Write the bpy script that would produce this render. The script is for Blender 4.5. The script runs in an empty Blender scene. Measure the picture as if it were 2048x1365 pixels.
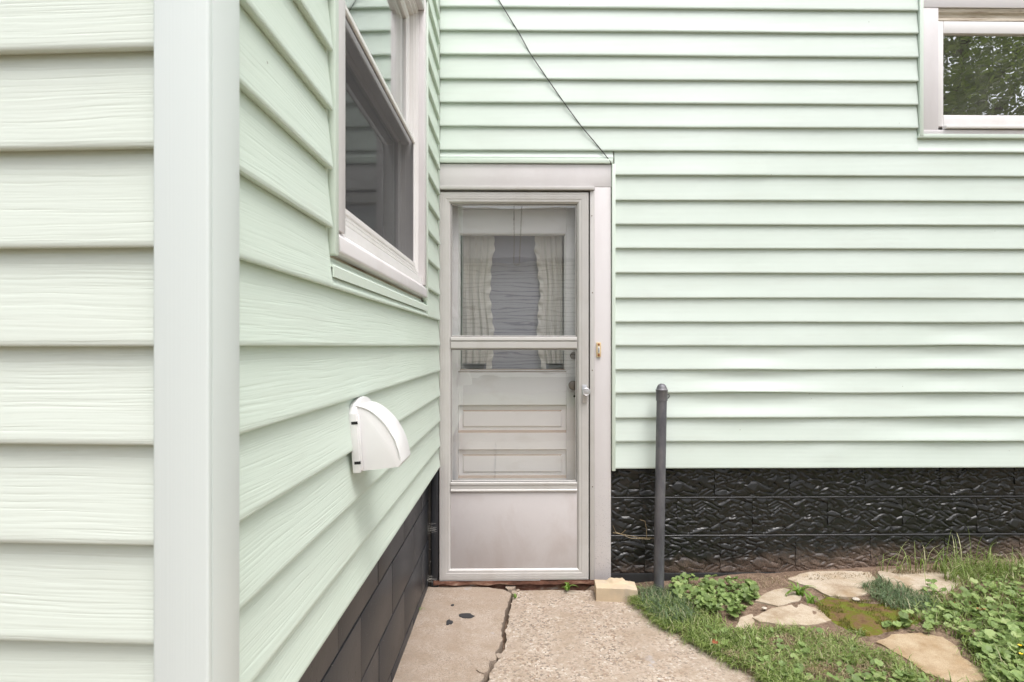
import bpy, bmesh, math, random
import numpy as np
from mathutils import Vector, Matrix, noise as mnoise

random.seed(7)
R = math.radians
SC = bpy.context.scene
COL = SC.collection

# ------------------------------------------------------------------ camera
FPX = 20.0 / 36.0 * 2048.0           # focal length in photo pixels
HOR = 692.0                          # photo row of the eye level
CAMZ = 1.273
cam_d = bpy.data.cameras.new('camera')
cam_d.lens = 20.0
cam_d.sensor_width = 36.0
cam_d.sensor_fit = 'HORIZONTAL'
cam_d.shift_y = (HOR - 682.5) / 2048.0
cam_d.clip_start = 0.02
cam_d.clip_end = 2000
cam_d.dof.use_dof = True
cam_d.dof.focus_distance = 2.7
cam_d.dof.aperture_fstop = 8.0
cam = bpy.data.objects.new('camera', cam_d)
COL.objects.link(cam)
cam.location = (0, 0, CAMZ)
cam.rotation_euler = (R(90), 0, 0)
SC.camera = cam

# ------------------------------------------------------------------ world, sun, exposure
SUN_EL, SUN_AZ = 68.0, 32.0          # azimuth measured from -Y towards +X
w = bpy.data.worlds.new('World')
SC.world = w
w.use_nodes = True
wn = w.node_tree
bg = wn.nodes['Background']
sky = wn.nodes.new('ShaderNodeTexSky')
sky.sky_type = 'NISHITA'
sky.sun_disc = False
sky.sun_elevation = R(SUN_EL)
sky.sun_rotation = R(180 - SUN_AZ)
sky.air_density = 1.0
sky.dust_density = 4.0
sky.ozone_density = 1.0
hs = wn.nodes.new('ShaderNodeHueSaturation')
hs.inputs['Saturation'].default_value = 0.28      # white cloud cover
wn.links.new(sky.outputs[0], hs.inputs['Color'])
tint = wn.nodes.new('ShaderNodeMix')
tint.data_type = 'RGBA'; tint.blend_type = 'MULTIPLY'
tint.inputs[0].default_value = 1.0
tint.inputs[7].default_value = (1.0, 0.985, 1.0, 1)
wn.links.new(hs.outputs[0], tint.inputs[6])
wn.links.new(tint.outputs[2], bg.inputs[0])
bg.inputs[1].default_value = 0.15

sun_d = bpy.data.lights.new('sun', 'SUN')
sun_d.energy = 1.0
sun_d.angle = R(32)
sun_d.color = (1.0, 0.965, 0.95)
sun = bpy.data.objects.new('sun', sun_d)
COL.objects.link(sun)
sd = Vector((math.sin(R(SUN_AZ)) * math.cos(R(SUN_EL)), -math.cos(R(SUN_AZ)) * math.cos(R(SUN_EL)), math.sin(R(SUN_EL))))
sun.rotation_euler = sd.to_track_quat('Z', 'Y').to_euler()

SC.view_settings.view_transform = 'Standard'
SC.view_settings.look = 'None'
SC.view_settings.gamma = 1.0
SC.view_settings.use_curve_mapping = False
SC.view_settings.exposure = 1.04
SC.render.engine = 'CYCLES'
SC.cycles.use_denoising = True
SC.cycles.max_bounces = 8
SC.cycles.use_adaptive_sampling = True
SC.cycles.adaptive_threshold = 0.015
SC.cycles.diffuse_bounces = 4
SC.cycles.glossy_bounces = 4
SC.cycles.transparent_max_bounces = 16
SC.cycles.caustics_reflective = False
SC.cycles.caustics_refractive = False

# ------------------------------------------------------------------ node helpers
class NT:
    def __init__(s, name, rough=0.5, spec=0.5):
        s.m = bpy.data.materials.new(name)
        s.m.use_nodes = True
        s.t = s.m.node_tree
        s.b = s.t.nodes['Principled BSDF']
        s.b.inputs['Roughness'].default_value = rough
        s.b.inputs['Specular IOR Level'].default_value = spec
        s._co = s.t.nodes.new('ShaderNodeTexCoord')

    def n(s, typ, **kw):
        nd = s.t.nodes.new(typ)
        for k, v in kw.items():
            setattr(nd, k, v)
        return nd

    def put(s, sock, v):
        if hasattr(v, 'is_output'):
            s.t.links.new(v, sock)
        elif isinstance(v, (tuple, list)):
            sock.default_value = tuple(v) if len(v) == 4 or len(sock.default_value) == 3 else tuple(v) + (1,)
        else:
            sock.default_value = v

    def co(s, scale=(1, 1, 1), kind='Object', loc=(0, 0, 0), src=None):
        mp = s.n('ShaderNodeMapping')
        s.t.links.new(src if src is not None else s._co.outputs[kind], mp.inputs[0])
        mp.inputs['Scale'].default_value = scale
        mp.inputs['Location'].default_value = loc
        return mp.outputs[0]

    def noise(s, vec, scale=1.0, detail=2.0, rough=0.5, dist=0.0, out=0):
        nd = s.n('ShaderNodeTexNoise')
        s.put(nd.inputs['Vector'], vec)
        nd.inputs['Scale'].default_value = scale
        nd.inputs['Detail'].default_value = detail
        nd.inputs['Roughness'].default_value = rough
        nd.inputs['Distortion'].default_value = dist
        return nd.outputs[out]

    def vor(s, vec, scale, feature='F1', out='Distance', rnd=1.0):
        nd = s.n('ShaderNodeTexVoronoi', feature=feature)
        s.put(nd.inputs['Vector'], vec)
        nd.inputs['Scale'].default_value = scale
        nd.inputs['Randomness'].default_value = rnd
        return nd.outputs[out]

    def ramp(s, fac, stops, interp='LINEAR'):
        nd = s.n('ShaderNodeValToRGB')
        cr = nd.color_ramp
        cr.interpolation = interp
        while len(cr.elements) < len(stops):
            cr.elements.new(0.5)
        for e, (p, c) in zip(cr.elements, stops):
            e.position = p
            if not isinstance(c, (tuple, list)):
                c = (c, c, c)
            e.color = tuple(c) + (1,) if len(c) == 3 else c
        s.put(nd.inputs[0], fac)
        return nd.outputs[0]

    def mix(s, fac, a, b, mode='MIX'):
        nd = s.n('ShaderNodeMix', data_type='RGBA', blend_type=mode)
        s.put(nd.inputs[0], fac)
        s.put(nd.inputs[6], a)
        s.put(nd.inputs[7], b)
        return nd.outputs[2]

    def math(s, op, a, b=0.0, clamp=False):
        nd = s.n('ShaderNodeMath', operation=op, use_clamp=clamp)
        s.put(nd.inputs[0], a)
        s.put(nd.inputs[1], b)
        return nd.outputs[0]

    def bump(s, h, dist, strength=1.0, normal=None):
        nd = s.n('ShaderNodeBump')
        nd.inputs['Strength'].default_value = strength
        nd.inputs['Distance'].default_value = dist
        s.put(nd.inputs['Height'], h)
        if normal is not None:
            s.t.links.new(normal, nd.inputs['Normal'])
        return nd.outputs[0]

    def xyz(s, vec):
        nd = s.n('ShaderNodeSeparateXYZ')
        s.put(nd.inputs[0], vec)
        return nd.outputs

    def comb(s, x, y, z):
        nd = s.n('ShaderNodeCombineXYZ')
        s.put(nd.inputs[0], x); s.put(nd.inputs[1], y); s.put(nd.inputs[2], z)
        return nd.outputs[0]

    def wpos(s):
        return s.n('ShaderNodeNewGeometry').outputs['Position']

    def island(s):
        return s.n('ShaderNodeNewGeometry').outputs['Random Per Island']

    def orand(s):
        return s.n('ShaderNodeObjectInfo').outputs['Random']

    def color(s, v): s.put(s.b.inputs['Base Color'], v); return s
    def rough(s, v): s.put(s.b.inputs['Roughness'], v); return s
    def normal(s, v): s.put(s.b.inputs['Normal'], v); return s


def m_siding(name, base, grain):
    k = NT(name, 0.42, 0.45)
    o = k.co()
    big = k.noise(o, 1.3, 3)
    col = k.mix(k.ramp(big, [(0.35, 0.0), (0.7, 1.0)]), base, tuple(c * f for c, f in zip(base, (0.93, 0.94, 0.92))))
    # faint grey grime, streaked along the planks
    gr = k.noise(k.co((2.0, 2.0, 14.0)), 1.0, 5, 0.65)
    col = k.mix(k.math('MULTIPLY', k.ramp(gr, [(0.52, 0.0), (0.78, 1.0)]), 0.22), col, (0.50, 0.51, 0.45))
    # fly specks
    sp = k.vor(o, 9.0)
    spm = k.math('LESS_THAN', sp, 0.020)
    spr = k.math('GREATER_THAN', k.vor(o, 9.0, out='Color'), 0.62)
    col = k.mix(k.math('MULTIPLY', k.math('MULTIPLY', spm, spr), 0.75), col, (0.16, 0.13, 0.08))
    k.color(col)
    if grain:
        x, y, z = k.xyz(o)
        wv = k.noise(k.co((2.2, 1, 9.0)), 1.0, 2)
        row = k.math('MULTIPLY', k.math('FLOOR', k.math('DIVIDE', k.math('SUBTRACT', z, 0.0955), 0.1307)), 3.7)
        zz = k.math('ADD', k.math('MULTIPLY', z, 205.0), k.math('MULTIPLY', wv, 5.0))
        v = k.comb(k.math('ADD', k.math('MULTIPLY', x, 4.2), row), row, zz)
        g = k.noise(v, 1.0, 3, 0.55)
        g2 = k.ramp(g, [(0.30, 0.0), (0.45, 0.62), (0.56, 0.8), (0.75, 1.0)])
        k.normal(k.bump(g2, 0.0008, 0.6))
        k.rough(k.ramp(g, [(0.3, 0.55), (0.6, 0.40)]))
    else:
        x, y, z = k.xyz(o)
        rib = k.math('SINE', k.math('MULTIPLY', z, 2 * math.pi / 0.0068))
        wob = k.noise(k.co((6, 1, 30)), 1.0, 2)
        h = k.math('ADD', k.math('MULTIPLY', rib, 0.5), wob)
        dent = k.noise(k.co((3.2, 1, 5.0)), 1.0, 2)
        n1 = k.bump(dent, 0.010, 0.20)
        k.normal(k.bump(h, 0.0004, 0.6, n1))
    return k.m


def m_plain(name, base, rough=0.45, var=0.06, bumpd=0.0003, nscale=30.0, spec=0.5, metal=0.0, stain=None, stain_amt=0.35, stain_scale=4.0):
    k = NT(name, rough, spec)
    k.b.inputs['Metallic'].default_value = metal
    o = k.co()
    n = k.noise(o, nscale * 0.2, 5, 0.6)
    col = k.mix(n, tuple(c * (1 - var) for c in base), tuple(min(1, c * (1 + var)) for c in base))
    if stain:
        sn = k.noise(k.co((1, 1, 0.6)), stain_scale, 6, 0.65, 0.3)
        col = k.mix(k.math('MULTIPLY', k.ramp(sn, [(0.48, 0.0), (0.75, 1.0)]), stain_amt), col, stain)
    k.color(col)
    k.rough(k.math('ADD', k.math('MULTIPLY', k.noise(o, nscale, 3), 0.2), rough - 0.1))
    k.normal(k.bump(k.noise(o, nscale * 4, 3), bumpd, 0.5))
    return k.m


def m_vinyl_post():
    k = NT('corner_post_vinyl', 0.38, 0.5)
    o = k.co((420, 420, 1.0))
    k.color((0.735, 0.81, 0.785))
    k.normal(k.bump(k.noise(o, 1.0, 2), 0.0004, 0.5))
    return k.m


def m_glass(name, refl=1.6, wav=0.0, tint=(1, 1, 1), dirt_haze=0.0, wscale=(4, 4, 9), rough=0.0):
    k = NT(name)
    t = k.t
    t.nodes.remove(k.b)
    tr = k.n('ShaderNodeBsdfTransparent'); tr.inputs[0].default_value = tuple(tint) + (1,)
    gl = k.n('ShaderNodeBsdfGlossy'); gl.inputs['Roughness'].default_value = rough
    gl.inputs['Color'].default_value = (0.97, 0.99, 0.98, 1)
    lw = k.n('ShaderNodeLayerWeight'); lw.inputs['Blend'].default_value = 0.5
    f5 = k.math('POWER', lw.outputs['Facing'], 5.0)           # Schlick, the same from both sides
    f2 = k.math('MULTIPLY', k.math('ADD', 0.042, k.math('MULTIPLY', f5, 0.958)), refl, True)
    if wav:
        nr = k.bump(k.noise(k.co(wscale), 1.0, 1.5), wav, 1.0)
        t.links.new(nr, gl.inputs['Normal'])
    mx = k.n('ShaderNodeMixShader')
    t.links.new(f2, mx.inputs[0]); t.links.new(tr.outputs[0], mx.inputs[1]); t.links.new(gl.outputs[0], mx.inputs[2])
    last = mx.outputs[0]
    if dirt_haze:
        df = k.n('ShaderNodeBsdfDiffuse'); df.inputs[0].default_value = (0.62, 0.61, 0.57, 1)
        dn = k.ramp(k.noise(k.co((1, 1, 0.5)), 5.0, 6, 0.7), [(0.3, 0.25 * dirt_haze), (0.7, dirt_haze)])
        m2 = k.n('ShaderNodeMixShader')
        t.links.new(dn, m2.inputs[0]); t.links.new(last, m2.inputs[1]); t.links.new(df.outputs[0], m2.inputs[2])
        last = m2.outputs[0]
    t.links.new(last, t.nodes['Material Output'].inputs[0])
    return k.m


def m_screen():
    k = NT('insect_screen')
    t = k.t; t.nodes.remove(k.b)
    tr = k.n('ShaderNodeBsdfTransparent')
    df = k.n('ShaderNodeBsdfDiffuse'); df.inputs[0].default_value = (0.075, 0.075, 0.08, 1)
    mx = k.n('ShaderNodeMixShader'); mx.inputs[0].default_value = 0.6
    t.links.new(tr.outputs[0], mx.inputs[1]); t.links.new(df.outputs[0], mx.inputs[2])
    t.links.new(mx.outputs[0], t.nodes['Material Output'].inputs[0])
    return k.m


def m_rock_block():
    k = NT('gloss_black_block_paint', 0.3, 0.5)
    wz = k.xyz(k.wpos())[2]
    wx = k.xyz(k.wpos())[0]
    p = k.wpos()
    dn = k.noise(k.co((1, 1, 1), src=p), 9.0, 6, 0.7)
    # mud splashed up from the soil, wider to the right
    lim = k.math('ADD', 0.075, k.math('MULTIPLY', wx, 0.065))
    d = k.math('SUBTRACT', lim, wz)
    d = k.math('MULTIPLY', d, 5.0)
    d = k.math('ADD', d, k.math('SUBTRACT', dn, 0.45))
    fine = k.noise(k.co((1, 1, 1), src=p), 160.0, 3, 0.7)
    mud = k.math('MULTIPLY', k.ramp(d, [(0.0, 0.0), (0.75, 0.85)]), k.ramp(fine, [(0.32, 0.0), (0.60, 1.0)]))
    dust = k.math('MULTIPLY', k.ramp(k.noise(k.co((1, 1, 1), src=p), 240.0, 2), [(0.66, 0.0), (0.74, 1.0)]), 0.2)
    col = k.mix(dust, (0.014, 0.014, 0.013), (0.15, 0.14, 0.11))
    col = k.mix(mud, col, (0.30, 0.205, 0.15))
    k.color(col)
    k.rough(k.math('ADD', 0.30, k.math('MULTIPLY', mud, 0.5)))
    k.normal(k.bump(k.noise(k.co(), 120.0, 2), 0.0005, 0.4))
    return k.m


def m_smooth_block():
    k = NT('charcoal_block_paint', 0.42, 0.5)
    o = k.co()
    n = k.noise(o, 3.0, 4)
    col = k.mix(n, (0.017, 0.019, 0.023), (0.032, 0.035, 0.041))
    pit = k.ramp(k.noise(k.co((1, 1, 0.35)), 60.0, 3, 0.6), [(0.30, 1.0), (0.36, 0.0)])
    spk = k.ramp(k.noise(o, 150.0, 2, 0.7), [(0.735, 0.0), (0.76, 1.0)])
    col = k.mix(k.math('MULTIPLY', spk, 0.8), col, (0.35, 0.35, 0.33))
    k.color(col)
    h = k.math('SUBTRACT', k.noise(o, 45.0, 4, 0.6), k.math('MULTIPLY', pit, 1.5))
    k.normal(k.bump(h, 0.0012, 0.5))
    return k.m


def m_cobweb_black():
    k = NT('glossy_black_board', 0.25, 0.5)
    o = k.co()
    a = k.ramp(k.noise(k.co((1, 1, 0.8)), 38.0, 5, 0.7), [(0.60, 0.0), (0.70, 1.0)])
    k.color(k.mix(k.math('MULTIPLY', a, 0.6), (0.010, 0.010, 0.010), (0.4, 0.4, 0.38)))
    k.normal(k.bump(k.noise(o, 40, 3), 0.001, 0.5))
    return k.m


def m_concrete(name, base, agg):
    k = NT(name, 0.85, 0.3)
    o = k.wpos()
    big = k.noise(k.co(src=o), 2.2, 6, 0.65)
    col = k.mix(k.ramp(big, [(0.3, 0.0), (0.72, 1.0)]), base, tuple(c * f for c, f in zip(base, (0.70, 0.66, 0.60))))
    v1 = k.co(src=o, scale=(1, 1, 1))
    cell = k.vor(v1, 115.0 if agg else 260.0, out='Color')
    cx = k.xyz(cell)
    sel = k.ramp(k.noise(v1, 6.0, 4, 0.6), [(0.32, 0.15), (0.66, 1.0)])
    pal = k.ramp(cx[0], [(0.0, (0.07, 0.06, 0.055)), (0.11, (0.24, 0.14, 0.09)), (0.20, (0.33, 0.28, 0.23)),
                         (0.36, (0.48, 0.405, 0.33)), (0.72, (0.60, 0.515, 0.425)), (0.94, (0.76, 0.71, 0.64))], 'CONSTANT')
    amt = 0.8 if agg else 0.42
    col = k.mix(k.math('MULTIPLY', sel, amt), col, pal)
    sand = k.noise(v1, 420.0, 3, 0.7)
    col = k.mix(k.ramp(sand, [(0.38, 0.55), (0.58, 0.0)]), col, tuple(c * 0.45 for c in base))
    # damp dark patches and grey cement wash
    st = k.ramp(k.noise(k.co(src=o, loc=(3.1, 1.2, 0)), 3.6, 5, 0.6), [(0.56, 0.0), (0.75, 1.0)])
    col = k.mix(k.math('MULTIPLY', st, 0.35), col, (0.20, 0.17, 0.13))
    cw = k.ramp(k.noise(k.co(src=o, loc=(0.4, 7.2, 0)), 9.0, 3, 0.5), [(0.70, 0.0), (0.75, 1.0)])
    col = k.mix(k.math('MULTIPLY', cw, 0.45), col, (0.40, 0.41, 0.44))
    mid = k.ramp(k.noise(k.co(src=o, loc=(5, 2, 0)), 11.0, 6, 0.7), [(0.36, 0.55), (0.56, 0.0)])
    col = k.mix(mid, col, tuple(c * f for c, f in zip(base, (0.62, 0.57, 0.50))))
    k.color(col)
    d1 = k.vor(v1, 115.0 if agg else 260.0)
    h = k.math('ADD', k.math('MULTIPLY', k.math('SUBTRACT', 1.0, d1), 1.0 if agg else 0.3), k.math('MULTIPLY', sand, 0.6))
    h = k.math('ADD', h, k.math('MULTIPLY', k.noise(v1, 22.0, 4), 1.5))
    k.normal(k.bump(h, 0.0022, 0.7))
    return k.m


def m_soil():
    k = NT('soil', 0.95, 0.2)
    o = k.wpos()
    n = k.noise(k.co(src=o), 14.0, 7, 0.7)
    col = k.ramp(n, [(0.25, (0.085, 0.055, 0.038)), (0.5, (0.21, 0.14, 0.10)), (0.75, (0.38, 0.275, 0.20))])
    crumb = k.vor(k.co(src=o), 130.0, out='Color')
    col = k.mix(0.35, col, k.mix(k.xyz(crumb)[0], (0.05, 0.035, 0.025), (0.34, 0.26, 0.18)))
    far = k.ramp(k.noise(k.co(src=o), 0.6, 3), [(0.3, (0.05, 0.085, 0.02)), (0.7, (0.10, 0.12, 0.04))])
    dist = k.n('ShaderNodeVectorMath', operation='LENGTH')
    k.put(dist.inputs[0], o)
    col = k.mix(k.ramp(k.math('DIVIDE', dist.outputs['Value'], 10.0), [(0.5, 0.0), (0.7, 1.0)]), col, far)
    k.color(col)
    k.normal(k.bump(k.noise(k.co(src=o), 70.0, 5, 0.7), 0.012, 0.8))
    return k.m


def m_stone(name='buff_flagstone', f=(1, 1, 1)):
    k = NT(name, 0.85, 0.25)
    o = k.wpos()
    n = k.noise(k.co(src=o), 9.0, 6, 0.65)
    col = k.ramp(n, [(0.25, (0.30, 0.22, 0.14)), (0.5, (0.50, 0.42, 0.32)), (0.75, (0.60, 0.54, 0.44))])
    st = k.ramp(k.noise(k.co(src=o, loc=(1, 4, 0)), 12.0, 5), [(0.5, 0.0), (0.72, 1.0)])
    col = k.mix(k.math('MULTIPLY', st, 0.5), col, (0.32, 0.21, 0.10))
    sand = k.noise(k.co(src=o), 300.0, 3, 0.7)
    col = k.mix(k.ramp(sand, [(0.35, 0.5), (0.55, 0.0)]), col, (0.22, 0.16, 0.10))
    k.color(k.mix(1.0, col, f, 'MULTIPLY'))
    k.normal(k.bump(k.noise(k.co(src=o), 55.0, 6, 0.7), 0.006, 0.7))
    return k.m


def m_leafy(name, stops, rough=0.45, trans=0.25, nscale=0.0):
    k = NT(name, rough, 0.4)
    isl = k.island()
    col = k.ramp(isl, stops)
    n = k.noise(k.co(src=k.wpos()), 6.0, 3)
    col = k.mix(k.math('MULTIPLY', n, 0.3), col, tuple(c * 0.6 for c in stops[0][1]))
    k.color(col)
    k.b.inputs['Subsurface Weight'].default_value = 0.0
    tl = k.n('ShaderNodeBsdfTranslucent')
    k.put(tl.inputs[0], k.mix(0.5, col, (0.25, 0.35, 0.05)))
    mx = k.n('ShaderNodeMixShader'); mx.inputs[0].default_value = trans
    k.t.links.new(k.b.outputs[0], mx.inputs[1]); k.t.links.new(tl.outputs[0], mx.inputs[2])
    k.t.links.new(mx.outputs[0], k.t.nodes['Material Output'].inputs[0])
    return k.m


def m_moss():
    k = NT('moss_mat', 0.95, 0.1)
    o = k.wpos()
    n = k.noise(k.co(src=o), 16.0, 6, 0.7)
    col = k.ramp(n, [(0.28, (0.14, 0.085, 0.05)), (0.44, (0.22, 0.14, 0.07)), (0.52, (0.17, 0.16, 0.03)), (0.62, (0.17, 0.22, 0.035)), (0.8, (0.26, 0.17, 0.05))])
    k.color(col)
    k.normal(k.bump(k.noise(k.co(src=o), 260.0, 4, 0.7), 0.008, 1.0))
    return k.m


def m_dusty_paint():
    """old white paint with brown dust lying on every upward ledge"""
    k = NT('old_white_door_paint', 0.5, 0.4)
    g = k.n('ShaderNodeNewGeometry')
    nz = k.xyz(g.outputs['True Normal'])[2]
    o = k.co()
    n = k.noise(k.co((1, 1, 1)), 26.0, 5, 0.65)
    col = k.mix(k.noise(o, 5, 4), (0.80, 0.80, 0.79), (0.86, 0.86, 0.855))
    smear = k.ramp(k.noise(k.co((1.0, 1, 2.2)), 5.5, 6, 0.6), [(0.55, 0.0), (0.8, 1.0)])
    col = k.mix(k.math('MULTIPLY', smear, 0.3), col, (0.50, 0.44, 0.36))
    up = k.ramp(k.math('ADD', nz, k.math('MULTIPLY', k.math('SUBTRACT', n, 0.5), 0.4)), [(0.25, 0.0), (0.5, 0.85)])
    col = k.mix(up, col, (0.36, 0.27, 0.20))
    k.color(col)
    k.normal(k.bump(k.noise(o, 60, 4), 0.0006, 0.5))
    return k.m


def m_weathered_wood():
    k = NT('weathered_cream_wood', 0.75, 0.3)
    n = k.noise(k.co((5, 30, 60)), 1.0, 5, 0.65)
    k.color(k.ramp(n, [(0.3, (0.20, 0.14, 0.09)), (0.46, (0.48, 0.42, 0.33)), (0.7, (0.66, 0.62, 0.53))]))
    k.normal(k.bump(n, 0.001, 0.6))
    return k.m


def m_threshold():
    k = NT('red_brown_sill_wood', 0.8, 0.3)
    n = k.noise(k.co((9, 30, 30)), 1.0, 6, 0.7)
    k.color(k.ramp(n, [(0.32, (0.055, 0.03, 0.022)), (0.48, (0.20, 0.095, 0.065)), (0.6, (0.32, 0.20, 0.14)), (0.75, (0.62, 0.58, 0.52))]))
    k.normal(k.bump(n, 0.003, 0.8))
    return k.m


def m_pipe():
    k = NT('galvanised_grey_steel', 0.45, 0.5)
    k.b.inputs['Metallic'].default_value = 0.35
    n = k.noise(k.co((14, 14, 5)), 1.0, 6, 0.7)
    k.color(k.ramp(n, [(0.25, (0.07, 0.07, 0.08)), (0.5, (0.14, 0.14, 0.155)), (0.66, (0.20, 0.195, 0.20)), (0.8, (0.22, 0.17, 0.13))]))
    k.rough(k.ramp(n, [(0.3, 0.35), (0.7, 0.6)]))
    k.normal(k.bump(n, 0.0012, 0.5))
    return k.m


def m_curtain():
    k = NT('ivory_curtain_cloth', 0.9, 0.1)
    col = k.mix(k.noise(k.co((40, 40, 4)), 1.0, 3), (0.74, 0.72, 0.66), (0.83, 0.81, 0.76))
    k.color(col)
    tl = k.n('ShaderNodeBsdfTranslucent'); tl.inputs[0].default_value = (0.7, 0.66, 0.58, 1)
    mx = k.n('ShaderNodeMixShader'); mx.inputs[0].default_value = 0.3
    k.t.links.new(k.b.outputs[0], mx.inputs[1]); k.t.links.new(tl.outputs[0], mx.inputs[2])
    k.t.links.new(mx.outputs[0], k.t.nodes['Material Output'].inputs[0])
    return k.m


def m_mould():
    k = NT('mould_flecked_casing', 0.45, 0.5)
    o = k.co()
    x, y, z = k.xyz(o)
    n = k.noise(o, 6.0, 5, 0.6)
    col = k.mix(n, (0.665, 0.635, 0.64), (0.71, 0.685, 0.685))
    f = k.ramp(k.noise(o, 210.0, 3, 0.75), [(0.60, 0.0), (0.68, 0.8)])
    low = k.ramp(k.math('ADD', z, k.math('MULTIPLY', n, 0.5)), [(0.35, 0.9), (0.95, 0.0)])
    col = k.mix(k.math('MULTIPLY', f, low), col, (0.10, 0.095, 0.085))
    st = k.ramp(k.noise(k.co((3, 1, 0.6)), 3.0, 5), [(0.5, 0.0), (0.75, 1.0)])
    k.color(k.mix(k.math('MULTIPLY', st, 0.18), col, (0.42, 0.37, 0.34)))
    k.normal(k.bump(k.noise(o, 60, 3), 0.0005, 0.5))
    return k.m


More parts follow.
